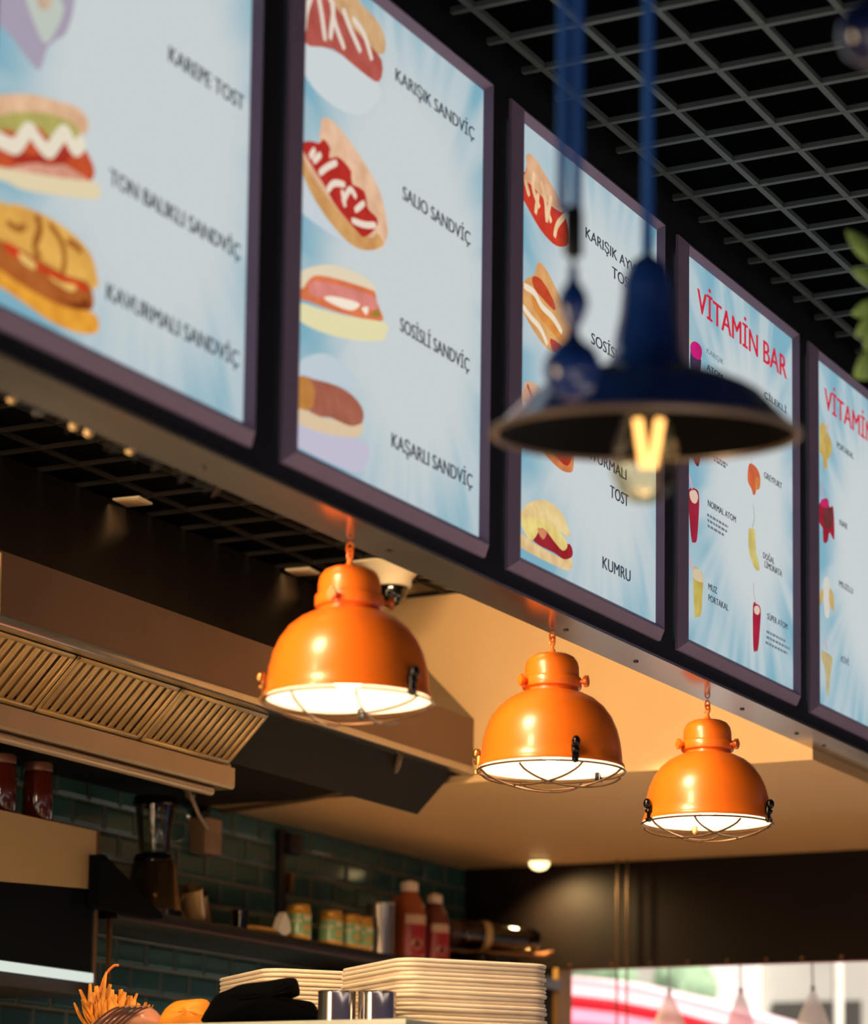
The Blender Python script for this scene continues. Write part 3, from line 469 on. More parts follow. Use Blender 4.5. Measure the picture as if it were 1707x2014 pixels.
for b in range(1, 6):
    root = thing('menu_board', LABELS[b], 'menu board', (BX+(b-2)*BP, 2.2985, BZ), group='backlit menu boards on the fascia')
    rect_frame(BW, BH, [(0, 0), (.0008, -.006), (.019, -.023), (.0215, -.0235), (.031, -.011), (.033, -.009), (.033, -.002)]).build('frame', M_FRAME, root, smooth=25)
    MB().box(.03, BW-.03, -.008, -.001, .03, BH-.03).build('light_panel', poster(0 if b < 4 else 1.0), root, smooth=0)
    dishes = {}
    for k, (bb, key, kind, col, pts, w) in enumerate(ART):
        if bb == b: dishes.setdefault(key, []).append((kind, col, pts, w))
    layer = 0
    for (idx, nm), items in dishes.items():
        mb = MB(); ms = []
        for kind, col, pts, w in items:
            layer += 1; y = -.0083-.00012*layer
            em = (emis if min(col) > 154 else ink)('print_%d_%d_%d' % col, col)
            if em not in ms: ms.append(em)
            mi = ms.index(em)
            if kind == 'p':
                lp = [(max(.034, min(BW-.034, q[0])), max(.034, min(BH-.034, q[1]))) for q in smooth_loop(pts, 3)]
                f = mb.bm.faces.new([mb.bm.verts.new((q[0], y, q[1])) for q in lp]); f.material_index = mi
            else:
                pa = smooth_path(pts, 4); prev = None
                for i, p in enumerate(pa):
                    t = (pa[min(i+1, len(pa)-1)]-pa[max(i-1, 0)]).normalized(); nv = Vector((-t[1], t[0]))*w/2*(1-.25*(i in (0, len(pa)-1)))
                    cur = [mb.bm.verts.new((max(.034, p[0]+s*nv[0]), y, p[1]+s*nv[1])) for s in (1, -1)]
                    if prev:
                        f = mb.bm.faces.new((prev[0], prev[1], cur[1], cur[0])); f.material_index = mi
                    prev = cur
        bmesh.ops.triangulate(mb.bm, faces=[f for f in mb.bm.faces if len(f.verts) > 4])
        mb.build(nm, ms, root, smooth=0)
    for (bb, s, (u, v), w, h, col) in TEXTS:
        if bb != b: continue
        me = font_mesh(s)
        xs = [q.co.x for q in me.vertices]; x0, x1 = min(xs), max(xs)
        cap = .70
        for q in me.vertices: q.co = Vector((u+(q.co.x-x0)/(x1-x0)*w, -.0095, v+q.co.y/cap*h))
        bm = bmesh.new(); bm.from_mesh(me); src = bm.faces[:]; g = bmesh.ops.duplicate(bm, geom=bm.verts[:]+bm.edges[:]+src)
        for q in g['geom']:
            if isinstance(q, bmesh.types.BMVert): q.co += Vector((h*.075, -.0002, 0))
        bm.to_mesh(me); bm.free(); me.materials.append(emis('ink_%d_%d_%d' % col, col))
        o = bpy.data.objects.new('lettering', me); COL.objects.link(o); o.parent = root
    fl = [q for q in FINE_LINES if q[0] == b]
    for q in fl:
        (u, v), w = q[1], q[2]; mb = MB(); x = 0
        while x < w-.004:
            d = random.uniform(.010, .022); d = min(d, w-x); mb.quad((u+x, -.0095, v), (u+x+d, -.0095, v), (u+x+d, -.0095, v+.006), (u+x, -.0095, v+.006)); x += d+.004
        mb.build('small_print', emis('ink_fine', (112, 118, 126)), root, smooth=0)

# ------------------------------------------------------------------ orange pendants
M_OR = mat('orange_enamel', (248, 120, 27), .33, var=.03, spec=.6, coat=.2)
M_WH = mat('white_enamel', (250, 240, 222), .4, var=.01); M_WIRE = mat('guard_wire', (92, 62, 36), .38, .7)
M_BLK = mat('black_fitting', (14, 12, 11), .22, .2); M_BRASS = mat('brass_fitting', (168, 120, 66), .3, .9)
M_BULB = emis('bulb_glow', (255, 226, 178), 7.0)
CHAIN_TOP = 1.178-LAMP_Z
def rotz(a): return Matrix.Rotation(a, 4, 'Z')
def pendant(x, label, a_latch, a_knob, light):
    """angles in degrees, measured to the right of the side that faces the street camera"""
    rt_ = thing('pendant_lamp', label, 'pendant lamp', (x, LAMP_Y, LAMP_Z), 0, 'orange dome pendants under the fascia')
    face = math.atan2(-.465, -.885)                       # direction from lamp to the viewer side
    MB().lathe([(.1495, -.003), (.1505, .001), (.149, .005), (.1455, .010), (.1440, .028), (.1410, .052), (.1345, .078), (.1240, .102), (.1085, .124), (.088, .141), (.068, .151), (.056, .155)], 64).build('shade', M_OR, rt_, smooth=60)
    MB().lathe([(.1495, -.003), (.1470, .001), (.1430, .010), (.1415, .028), (.1385, .052), (.132, .078), (.1215, .100), (.106, .121), (.086, .137), (.03, .148), (0, .148)], 48).build('reflector', M_WH, rt_, smooth=60)
    MB().lathe([(.052, .154), (.0530, .162), (.0600, .163), (.0615, .166), (.0615, .182), (.0595, .185), (.0560, .186), (.0558, .206), (.0530, .218), (.0460, .228), (.034, .234), (.018, .237), (0, .2375)], 48).build('cap', M_OR, rt_, smooth=60)
    MB().lathe([(.052, .150), (.0545, .152), (.0545, .165), (.0500, .166)], 32).build('neck', M_OR, rt_)
    lb = MB(); lb.lathe([(0, .236), (.008, .236), (.007, .243), (.0045, .246), (.0045, .252), (0, .252)], 12)
    lb.build('stem', M_OR, rt_)
    def link(zc, hw, hh, r, ang):
        pts = []
        for k in range(20):
            t = 2*PI*k/20; pts.append(rotz(ang) @ Vector((hw*math.cos(t), 0, zc+hh*math.sin(t))))
        return MB().tube(pts, r, 6, True)
    link(.2605, .0105, .0105, .0024, .9).build('chain_link', M_OR, rt_)
    top = CHAIN_TOP
    link((.262+top)/2-.002, .0055, (top-.262)/2-.001, .0019, 2.3).build('chain_link', M_OR, rt_)
    for a in a_knob:
        d = face+math.radians(a); k = MB(); mt = rotz(d) @ Matrix.Translation((.060, 0, .174)) @ Matrix.Rotation(PI/2, 4, 'Y')
        k.lathe([(0, 0), (.0035, 0), (.0035, .008), (.007, .009), (.0078, .013), (.007, .017), (0, .018)], 10, mt)
        k.box(-.009, .009, -.003, .003, .009, .018, .002, mt)
        for q in k.bm.verts: q.co = mt @ (Matrix.Diagonal((1.35, 1.35, 1.15, 1)) @ (mt.inverted() @ q.co))
        k.build('thumb_screw', M_OR, rt_)
    for i, a in enumerate(a_latch):
        d = face+math.radians(a); m = M_BRASS if i == 1 else M_BLK; mt = rotz(d)
        k = MB(); k.box(.144, .1535, -.007, .007, -.010, .026, .002, mt)
        k.ball((.1545, 0, .030), (.010, .009, .012), 12, mt); k.box(.146, .158, -.004, .004, -.012, -.004, .001, mt); k.ball((.155, 0, .013), (.005, .008, .006), 10, mt)
        k.build('latch', m, rt_)
    g = [MB()]
    g[0].tube([(.1515*math.cos(2*PI*k/64), .1515*math.sin(2*PI*k/64), -.009) for k in range(64)], .0022, 6, True)
    g[0].build('guard_ring', M_WIRE, rt_)
    a0 = face+math.radians(a_latch[0])
    for q in range(2):
        for sgn in (1, -1):
            pts = []; off = .058*sgn; half = math.sqrt(.1515**2-off**2)
            for k in range(25):
                t = -1+2*k/24; dip = (1-t*t)
                pts.append(rotz(a0+.5+q*PI/2.1) @ Vector((half*t, off*(1-.15*dip), -.009-.030*dip**.7-(.004 if q else 0))))
            MB().tube(pts, .0024, 6).build('guard_wire', M_WIRE, rt_)
    MB().lathe([(0, .012), (.014, .015), (.026, .026), (.030, .042), (.026, .060), (.016, .078), (.014, .1), (0, .1)], 24).build('bulb', M_BULB, rt_)
    MB().lathe([(0, .098), (.017, .098), (.017, .149), (0, .149)], 16).build('lamp_holder', M_WH, rt_)
    l = lamp('bulb_light', 'POINT', (0, 0, .004), light, (1, .80, .55), shadow_soft_size=.03); l.parent = rt_
    return rt_
pendant(LAMP_X[0], 'nearest and largest orange dome pendant, left of the dome camera', (50, -82, 172), (-22, 96, 216), 2.2)
pendant(LAMP_X[1], 'middle orange dome pendant, with a black clip on its front', (16, -100, 136), (-58, 66, 186), 2.2)
pendant(LAMP_X[2], 'farthest and smallest orange dome pendant, hanging at the right', (-68, 186, 62), (-66, 56, 176), 2.2)

# ------------------------------------------------------------------ blue rise-and-fall pendant in the foreground
M_BLUE = mat('navy_enamel', (24, 60, 132), .2, var=.05, coat=.8); M_INB = mat('dark_bronze_inside', (12, 10, 9), .7, 0, spec=.1)
M_CORD = mat('blue_cord', (30, 92, 176), .7); M_EDGE = mat('worn_rim', (150, 132, 118), .35, .5)
bl = thing('rise_and_fall_pendant', 'navy blue pulley pendant with a bare filament bulb, in front of the boards', 'pendant lamp', (3.083, 1.329, .955))
TILT = Matrix.Rotation(math.radians(6), 4, Vector((.465, -.885, 0)))     # the shade leans a little towards the street
SH = [(.190, .000), (.186, .006), (.176, .016), (.163, .029), (.150, .043), (.142, .051), (.130, .058), (.105, .069), (.075, .079), (.052, .085), (.046, .088)]
MB().lathe(SH, 64, TILT).build('shade', M_BLUE, bl, smooth=60)
MB().lathe([(.190, .000), (.184, .003), (.173, .013), (.147, .040), (.128, .053), (.075, .073), (.020, .080), (0, .080)], 48, TILT).build('shade_lining', M_INB, bl, smooth=60)
MB().tube([TILT @ Vector((.190*math.cos(2*PI*k/64), .190*math.sin(2*PI*k/64), .001)) for k in range(64)], .0045, 8, True).build('rim', M_EDGE, bl)
MB().lathe([(.048, .084), (.048, .094), (.043, .098), (.040, .120), (.034, .150), (.031, .182), (.032, .190), (.028, .197)], 40, TILT).build('neck', M_BLUE, bl, smooth=60)
MB().lathe([(.028, .186), (.029, .196), (.024, .212), (.014, .220), (.006, .226), (.006, .234), (0, .234)], 32, TILT).build('cap', M_BLUE, bl, smooth=60)
tp = TILT @ Vector((0, 0, .232))
bt = MB().lathe([(0, -.086), (.018, -.083), (.033, -.071), (.041, -.050), (.043, -.030), (.039, -.006), (.029, .022), (.020, .044), (.017, .058)], 36, TILT).build('bulb', glass('bulb_glass', (250, 240, 214), .05, .45), bl, smooth=80)
def fil(ang, lean):
    pts = []
    for k in range(14): pts.append((lean*(1-k/13), 0, k/13*.058-.038))
    return [TILT @ (rotz(ang) @ Vector(p)) for p in pts]
va = math.atan2(-.885, .465)
e1 = emis('filament_glow', (255, 190, 118), 3.2)
for s, st in ((1, .014), (-1, -.014)):
    q = [TILT @ (rotz(va) @ Vector((st*(.35+.65*k/9)+.004, .0, -.040+.060*k/9))) for k in range(10)]
    MB().tube(q, .0060, 8).build('filament', e1, bt)
MB().lathe([(.016, .042), (.018, .060), (.018, .082), (0, .082)], 20, TILT).build('lamp_holder', M_INB, bl)
l = lamp('filament_light', 'POINT', TILT @ Vector((0, 0, -.01)), .12, (1, .55, .2), shadow_soft_size=.02); l.parent = bl
CEIL = 2.219-.955
MB().tube([tp, (tp.x, tp.y, CEIL)], .0075, 8).build('cord', M_CORD, bl)
cw = Vector((2.838-3.083, 1.316-1.329, .970-.955))
wt = MB().lathe([(0, -.036), (.012, -.035), (.026, -.025), (.0335, -.006), (.033, .008), (.026, .022), (.012, .033), (.007, .042), (.007, .050), (.012, .058), (.0175, .074), (.018, .082), (.014, .094), (.007, .104), (.005, .116), (.006, .122), (0, .124)], 36).build('counterweight', M_BLUE, bl, cw, smooth=70)
pb = MB(); pb.box(-.011, .011, -.010, .010, .134, .196, .006); pb.tube([(0, 0, .118), (0, 0, .138)], .003, 6)
pb.build('pulley_block', mat('pulley_black', (14, 15, 20), .4), bl, cw)
for dx in (-.0135, .0035):
    px_ = Vector((.465, -.885, 0))*dx
    MB().tube([cw+px_+Vector((0, 0, .19)), cw+px_+Vector((0, 0, CEIL-cw.z))], .0066, 8).build('cord', M_CORD, bl)
w2 = thing('pulley_weight', 'dark blue ball weight on a cord at the upper right corner', 'weight', (2.757, .926, 1.274))
MB().lathe([(0, -.036), (.012, -.035), (.026, -.025), (.0335, -.006), (.033, .008), (.026, .022), (.012, .033), (.007, .042), (.007, .05), (.012, .058), (.0175, .074), (.014, .094), (.006, .106), (0, .108)], 36).build('ball', mat('midnight_enamel', (12, 26, 70), .12, coat=.9), w2, smooth=70)
MB().tube([(0, 0, .10), (0, 0, 2.219-1.268)], .006, 8).build('cord', M_CORD, w2)

# ------------------------------------------------------------------ hanging plant at the right edge
pl = thing('hanging_plant', 'green leafy plant trailing down at the right edge of the photo', 'plant', (3.7345, 1.2455, 1.10))
ax = Vector((.465, -.885, 0))
st = [Vector((.02, 0, 1.119)), Vector((.0, 0, .6)), Vector((-.01, .0, .3)), Vector((-.004, 0, .08))]
MB().tube(smooth_path(st, 6), .004, 6).build('stem', mat('plant_stem', (70, 84, 40), .6), pl)
lf = MB()
def leaf(b, base, direc, L, w, nrm):
    d = Vector(direc).normalized(); n = Vector(nrm); sd = d.cross(n).normalized(); n = sd.cross(d)
    rows = []
    for k in range(7):
        t = k/6; ww = w*math.sin(PI*min(1, t*.92+.06))**.8; c = Vector(base)+d*L*t-n*L*.18*t*t
        rows.append([b.bm.verts.new(c-sd*ww+n*ww*.25), b.bm.verts.new(c), b.bm.verts.new(c+sd*ww+n*ww*.25)])
    for a, c in zip(rows, rows[1:]):
        for k in (0, 1): b.bm.faces.new((a[k], a[k+1], c[k+1], c[k]))
toward = Vector((-.885, -.465, -.15))
for (r, z, dr, dz, L, w) in ((.004, .265, -.6, .75, .075, .013), (.012, .235, -.5, .3, .055, .012), (.010, .205, -.9, -.2, .046, .014), (.012, .19, -.8, -.55, .05, .016), (.012, .172, -.7, -.75, .042, .017), (.012, .135, -.75, -.62, .056, .020), (.012, .13, .7, -.5, .06, .018), (.012, .2, .8, .2, .06, .018), (.012, .29, .6, .6, .06, .016), (.02, .33, -.2, .9, .05, .014), (.02, .1, .3, -.8, .05, .016), (.02, .40, .5, .6, .06, .016)):
    leaf(lf, ax*r+Vector((0, 0, z)), ax*dr+Vector((0, 0, dz)), L, w, toward)
o = lf.build('foliage', mat('leaf_green', (134, 172, 96), .45, var=.25, scale=40), pl); md = o.modifiers.new('thick', 'SOLIDIFY'); md.thickness = .0015

# ------------------------------------------------------------------ extractor hood
HY = 3.374
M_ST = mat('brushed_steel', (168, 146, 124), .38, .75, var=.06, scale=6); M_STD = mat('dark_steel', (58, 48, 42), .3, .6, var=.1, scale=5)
M_HID = mat('matt_dark_steel', (26, 21, 17), .6, 0, spec=.12, var=.1, scale=5)  # near-black tone for the hood's inner panels
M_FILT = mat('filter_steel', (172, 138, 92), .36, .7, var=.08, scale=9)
hd = thing('extractor_hood', 'long stainless extractor hood with slatted filters on the tiled wall', 'extractor hood', (4.6, HY, 1.0))
X0, X1 = 2.2-4.6, XB-.004-4.6
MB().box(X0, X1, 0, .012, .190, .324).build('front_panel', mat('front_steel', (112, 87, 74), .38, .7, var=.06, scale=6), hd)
MB().box(X0, X1, -.006, .030, .168, .190, .004).build('rim', mat('polished_rim', (206, 196, 184), .16, .9), hd)
MB().prism([(0, .324), (.012, .324), (.366, .678), (.366, .683), (.354, .683)], 'X', X0, X1).build('sloped_canopy', mat('dark_canopy', (44, 36, 30), .22, .35, var=.08, scale=3), hd)
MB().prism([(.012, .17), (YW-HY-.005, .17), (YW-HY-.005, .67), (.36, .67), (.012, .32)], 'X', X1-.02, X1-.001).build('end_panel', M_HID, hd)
MB().box(4.497-4.6-.003, 4.497-4.6+.003, -.003, .002, .190, .318).build('seam_trim', mat('bright_trim', (224, 190, 140), .25, .8), hd)
FA, FB = (.046, .176), (.160, .062)                       # front-top and back-bottom edge of the sloping filters (y,z)
def filt(xa, xb):
    b = MB(); w = xb-xa-.006; n = 12
    dy, dz = FB[0]-FA[0], FB[1]-FA[1]; L = math.hypot(dy, dz)
    mt = Matrix.Translation((0, FA[0], FA[1])) @ Matrix.Rotation(math.atan2(dz, dy), 4, 'X')
    for (a, c, d, e) in ((0, .012, 0, L), (w-.012, w, 0, L), (0, w, 0, .012), (0, w, L-.012, L)): b.box(a, c, d, e, -.010, .0, .0015, mt)
    b.box(.012, w-.012, .012, L-.012, .012, .014, 0, mt)
    for k in range(n):
        c = .012+(w-.024)*(k+.5)/n; b.box(c-.010, c+.0095, .010, L-.010, -.0065, -.003, .0012, mt)
    return b
for xa, xb in ((3.19, 3.60), (3.60, 4.012), (4.012, 4.424), (4.424, 4.837), (4.837, 5.25), (5.25, 5.64)):
    filt(xa, xb).build('baffle_filter', M_FILT, hd, (xa+.003-4.6, 0, 0))
MB().prism([(.046, .180), (.160, .066), (.165, .070), (.05, .185)], 'X', 5.645-4.6, X1-.021).build('cavity_shade_sheet', M_HID, hd)  # dark sheet put across the open hood cavity for its shade
MB().prism([(.150, .052), (.162, .052), (.162, .062), (.206, .062), (.206, .005), (.200, 0), (.156, 0), (.150, .006)], 'X', X0, 5.665-4.6).build('gutter', M_ST, hd)
MB().tube([(X0, .178, -.012), (5.60-4.6, .178, -.012)], .012, 10).build('gutter_rail', M_ST, hd)
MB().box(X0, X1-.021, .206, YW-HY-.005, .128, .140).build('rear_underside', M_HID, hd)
am = MB(); q = [Vector(p)-Vector((4.6, HY, 1)) for p in ((5.66, 3.60, 1.03), (5.85, 3.78, 1.045), (6.05, 3.9, 1.062))]
am.tube(q, .006, 8); am.tube([q[-1], Vector((6.14-4.6, 3.93-HY, .022)), Vector((6.21-4.6, 3.945-HY, -.005))], .006, 8); am.ball(q[-1], .014, 10); am.ball(q[1], .013, 10)
am.build('hinged_arm', mat('dull_metal', (120, 100, 82), .4, .7), hd)
cb = MB(); cb.tube(smooth_path([(6.80, 4.27, 1.138), (6.59, 3.81, 1.128), (6.40, 3.5, 1.14), (6.28, 3.40, 1.165)], 6), .008, 8)
tag(cb.build('ceiling_cable', mat('cable_dark', (104, 80, 60), .5)), 'dark cable sagging from the tiled wall to the hood corner', 'cable')

# ceiling fittings inside
cm = thing('dome_camera', 'security dome camera on a cream plate behind the nearest orange lamp', 'security camera', (6.27, 3.43, HC))
M_CAMW = mat('camera_cream', (226, 206, 170), .5, var=.02)
MB().box(-.085, .085, -.085, .085, -.008, 0, .003).build('mount_plate', M_CAMW, cm)
MB().lathe([(.085, -.008), (.072, -.022), (.056, -.040), (.054, -.062), (.048, -.064), (0, -.064)], 36).build('housing', M_CAMW, cm)
MB().lathe([(.044, -.060), (.044, -.072), (.040, -.088), (.030, -.102), (.015, -.111), (0, -.113)], 32).build('dome', mat('smoked_dome', (14, 12, 10), .06, spec=.7), cm, smooth=70)
for (x, y, lb) in ((5.42, 3.678, 'small cream square panel on the dark inner ceiling, far left of the camera'), (6.235, 3.68, 'small cream square panel on the dark inner ceiling, right beside the nearest orange lamp')):
    c = thing('ceiling_panel', lb, 'ceiling panel', (x, y, HC), .1, 'cream squares on the inner ceiling')
    MB().box(-.036, .036, -.036, .036, -.006, 0, .002).build('plate', M_CAMW, c)
    MB().box(-.030, .030, -.030, .030, -.008, -.006, .001).build('diffuser', mat('panel_cream', (232, 190, 140), .5), c)
ls = thing('light_string', 'short string of tiny globe lights along the inner edge of the fascia, far left', 'string lights', (3.5, 2.43, 1.19))
MB().tube(smooth_path([(-.45, 0, .02), (-.25, .0, .0), (-.05, 0, .008), (.08, 0, 0), (.3, 0, .012)], 5), .004, 6).build('wire', M_BLK, ls)
for x in (-.245, -.085, -.045, .07): MB().ball((x, 0, -.001), .0085, 12).build('globe', mat('globe_warm', (196, 164, 110), .3), ls)
lv = MB()
for k in range(26): leaf(lv, (-.3+k*.026, .005, .012), (random.uniform(-1, 1), .2, random.uniform(-1, .1)), .028, .008, (0, -1, .2))
lv.build('leaf_garland', mat('garland_dark', (26, 28, 20), .6), ls)['kind'] = 'stuff'

# ------------------------------------------------------------------ end wall: dark valance, rods, spot, window view
va_ = thing('valance_panel', 'dark glossy panel above the window on the end wall', 'wall panel', (XE-.006, 3.1, WZ1-.005))
MB().box(-.004, .004, -1.0, YW-3.1-.004, 0, HS-WZ1+.004).build('panel', mat('dark_laminate', (22, 14, 9), .6, .0, var=.3, scale=4, spec=.12), va_)
for y in (3.889, 3.737, 3.597, 3.463, 3.326, 3.190, 3.069, 2.935): MB().lathe([(0, .004), (.004, .004), (.0055, 0), (0, 0)], 10, Matrix.Rotation(-PI/2, 4, 'Y')).build('rivet', M_BRASS, va_, (-.004, y-3.1, .012))
for y, w in ((3.700, 'left'), (3.664, 'right')):
    tag(MB().tube([(XE-.05, y, HS), (XE-.05, y, .3)], .0035, 8).build('hanging_rod', mat('brass_rod', (84, 60, 36), .4, .6)), '%s one of two thin brass rods hanging before the dark panel' % w, 'rod', 'thin brass rods')
sp = thing('ceiling_spotlight', 'glowing round spotlight under the soffit, left of the dark panel', 'spotlight', (8.25, 3.935, HS))
MB().lathe([(.040, 0), (.040, -.008), (.030, -.010), (0, -.010)], 24).build('collar', M_CAMW, sp)
MB().lathe([(.034, -.008), (.033, -.018), (.025, -.030), (.012, -.036), (0, -.037)], 24).build('lens', emis('spot_glow', (255, 226, 160), 3.0), sp)
def hanging_bag(y, lab, m, col2, wd):
    r = thing('hanging_bag', lab, 'bag', (XE+.06, y, .60), 0, 'clear bags hanging in the window')
    MB().lathe([(0, -.14), (wd*.8, -.13), (wd, -.06), (wd*.92, -.02), (wd*.55, .045), (.010, .10), (.006, .112), (.010, .122), (0, .124)], 20, sx=.5).build('bag', m, r)
    MB().tube([(0, 0, .112), (.0, .002, .20)], .003, 6).build('tie_string', col2, r)
    MB().ball((0, 0, .112), .008, 8).build('knot', col2, r)
def film(name, rgb, a):
    m = bpy.data.materials.new(name); m.use_nodes = True; n = m.node_tree.nodes; l = m.node_tree.links; n.clear()
    o = n.new('ShaderNodeOutputMaterial'); m1 = n.new('ShaderNodeMixShader'); m2 = n.new('ShaderNodeMixShader'); t = n.new('ShaderNodeBsdfTransparent')
    tr = n.new('ShaderNodeBsdfTranslucent'); d = n.new('ShaderNodeBsdfDiffuse'); tr.inputs[0].default_value = d.inputs[0].default_value = (*lin(rgb), 1)
    m1.inputs[0].default_value = .35; m2.inputs[0].default_value = a
    l.new(tr.outputs[0], m1.inputs[1]); l.new(d.outputs[0], m1.inputs[2]); l.new(t.outputs[0], m2.inputs[1]); l.new(m1.outputs[0], m2.inputs[2]); l.new(m2.outputs[0], o.inputs[0]); return m
M_BAG = film('clear_bag', (255, 252, 254), .55)
hanging_bag(3.559, 'clear plastic bag on a pale string, leftmost in the window', M_BAG, mat('pale_string', (176, 190, 196), .6), .075)
hanging_bag(3.306, 'pinkish plastic bag on a magenta string in the window', film('pink_bag', (250, 200, 216), .5), mat('magenta_string', (190, 76, 140), .6), .06)
hanging_bag(3.057, 'clear plastic bag on a grey string, rightmost in the window', M_BAG, mat('grey_string', (136, 150, 160), .6), .07)
rail = MB().tube([(XE+.06, WY0-.1, .80), (XE+.06, WY1+.02, .80)], .004, 8).build('bag_rail', mat('rail_pink', (214, 90, 120), .5))
tag(rail, 'thin pink rail at the top of the window carrying the bags', 'rail')

aw = thing('market_awning', 'pink and red striped awning outside the end window', 'awning', (10.5, 4.4, -1.25))
def strip(rows, xs):
    b = MB(); a, c = rows
    va = [b.bm.verts.new((xs[0], p[0]-4.4, p[1]+1.25)) for p in a]; vb = [b.bm.verts.new((xs[1], p[0]-4.4, p[1]+1.25)) for p in c]
    for k in range(len(va)-1): b.bm.faces.new((va[k], va[k+1], vb[k+1], vb[k]))
    return b
ys = [5.8, 5.3, 4.918, 4.677, 4.336, 3.873, 3.4]
rowz = [[1.06, 1.02, .985, .956, .878, .746, .60], [1.05, 1.01, .972, .935, .850, .716, .57], [.95, .925, .893, .862, .792, .66, .51], [.90, .875, .842, .812, .745, .61, .46], [.80, .79, .776, .755, .70, .57, .42], [.4, .4, .4, .4, .4, .3, .2]]
xs_ = [.30, .26, .0, .03, -.05, -.12]
for i, (nm, col) in enumerate((('ridge_band', (250, 214, 218)), ('upper_canopy', (253, 178, 184)), ('red_stripe', (220, 50, 62)), ('lower_canopy', (248, 142, 164)), ('valance_cloth', (218, 66, 112)))):
    o = strip(([*zip(ys, rowz[i])], [*zip(ys, rowz[i+1])]), (xs_[i], xs_[i+1])).build(nm, mat('awning_'+nm, col, .7), aw); md = o.modifiers.new('t', 'SOLIDIFY'); md.thickness = .004
MB().tube([(.25, .9, 0), (.25, .9, 2.24)], .025, 10).build('pole', mat('pole_white', (220, 220, 216), .5), aw)
ho = thing('street_building', 'pale blurred building across the street beyond the end window', 'building', (14, 5.5, -1.25))
MB().box(0, .4, -3.5, 3.5, 0, 5).build('wall', mat('render_grey', (176, 170, 160), .8, var=.12, scale=2), ho)
for y0, y1, z0, z1, c in ((-.15, .15, 0, 5, (226, 222, 216)), (-1.2, -.85, 1.9, 2.45, (228, 226, 222))): MB().box(-.08, 0, y0, y1, z0, z1).build('pilaster', mat('pale_render', c, .8), ho)
for y0, y1, z0, z1 in ((-.72, -.22, 1.6, 2.36), (-1.8, -1.3, 1.5, 2.3), (.9, 1.5, 1.7, 2.7)): 
    f = MB().box(-.02, .0, y0, y1, z0, z1).build('window_opening', mat('dark_window', (74, 70, 66), .3), ho)
sb = MB()
for k in range(40): sb.ball((random.uniform(-.3, .3), random.uniform(-.5, .5), random.uniform(1.2, 2.55)), random.uniform(.08, .2), 8)
tag(sb.build('street_shrub', mat('shrub_green', (136, 160, 128), .8, var=.3), None, (13.4, 5.95, -1.25)), 'pale green shrub beyond the awning outside', 'shrub')
tag(MB().lathe([(0, 0), (.025, 0), (.025, 3.2), (0, 3.2)], 12).build('street_pole', mat('pole_pale', (224, 216, 200), .5), None, (12, 4.21, -1.25)), 'pale upright pole outside, at the right of the window', 'pole')
struct('floor.001', MB().box(8.51, 30, -6, 14, -1.30, -1.25), mat('street_paving', (170, 164, 156), .8))

# ------------------------------------------------------------------ wall shelf and what stands on it
M_SHELF = mat('black_shelf', (24, 21, 20), .35, var=.1)
ST = .757                                                     # shelf top
sh = thing('wall_shelf', 'long black shelf on the teal tiled wall', 'shelf', (6.0, YW, ST-.034))
MB().box(-.12, XE-6.006, -.29, -.001, 0, .034, .002).build('board', M_SHELF, sh)
MB().box(1.86, XE-6.006, -.37, -.291, 0, .034, .002).build('corner_board', M_SHELF, sh)
MB().box(-.12, 1.86, -.292, -.290, .002, .007).build('edge_trim', mat('edge_copper', (104, 72, 62), .4, .5), sh)
for x in (1.4, 2.2): MB().prism([(-.001, 0), (-.24, 0), (-.001, -.14)], 'X', x, x+.02).build('bracket', M_SHELF, sh)
MB().box(-.135, -.125, -.275, -.265, -.55, 0).build('post', mat('brass_post', (110, 76, 40), .35, .7), sh)
def on_shelf(name, label, cat, x, y, group=None, rz=0): return thing(name, label, cat, (x, y, ST), rz, group)
tag(MB().prism([(5.735, .735), (6.02, .735), (6.02, .745), (5.745, .87), (5.735, .87)], 'Y', 3.955, 3.995).build('wedge_bracket', mat('matt_black', (4, 4, 4), .9, spec=.1)), 'black triangular plate at the left end of the shelf', 'bracket')
# blender
b = on_shelf('blender', 'stand blender with an empty clear jug and dark lid on the shelf', 'blender', 6.19, 4.10)
MB().lathe([(0, 0), (.082, 0), (.082, .018), (.076, .026), (.060, .146), (.052, .156), (0, .156)], 36, sx=.95).build('base', mat('blender_steel', (120, 96, 66), .22, .85), b)
MB().lathe([(.084, -.0), (.084, .018), (.078, .02)], 36, sx=.95).build('foot', M_BLK, b)
MB().lathe([(.0535, .146), (.056, .158), (.050, .172), (.044, .174), (0, .174)], 32).build('collar', M_BLK, b)
jg = MB().lathe([(.040, .172), (.042, .178), (.050, .26), (.056, .308), (.053, .308), (.047, .26), (.039, .179), (0, .179)], 36).build('jug', glass('jug_glass', (240, 236, 228), .06, .8), b)
h = MB(); hp = [(0.05, 0, .292), (.085, 0, .287), (.088, 0, .245), (.080, 0, .215), (.048, 0, .205)]; a = math.atan2(-.75, .66)
h.tube([rotz(a) @ Vector(p) for p in smooth_path(hp, 5)], .006, 8); h.build('handle', MATS['jug_glass'], jg)
MB().lathe([(.058, .304), (.063, .308), (.058, .328), (.03, .332), (0, .332)], 32).build('lid', M_BLK, b)
MB().ball((-.062, -.045, .055), .007, 10).build('switch_knob', M_BRASS, b)
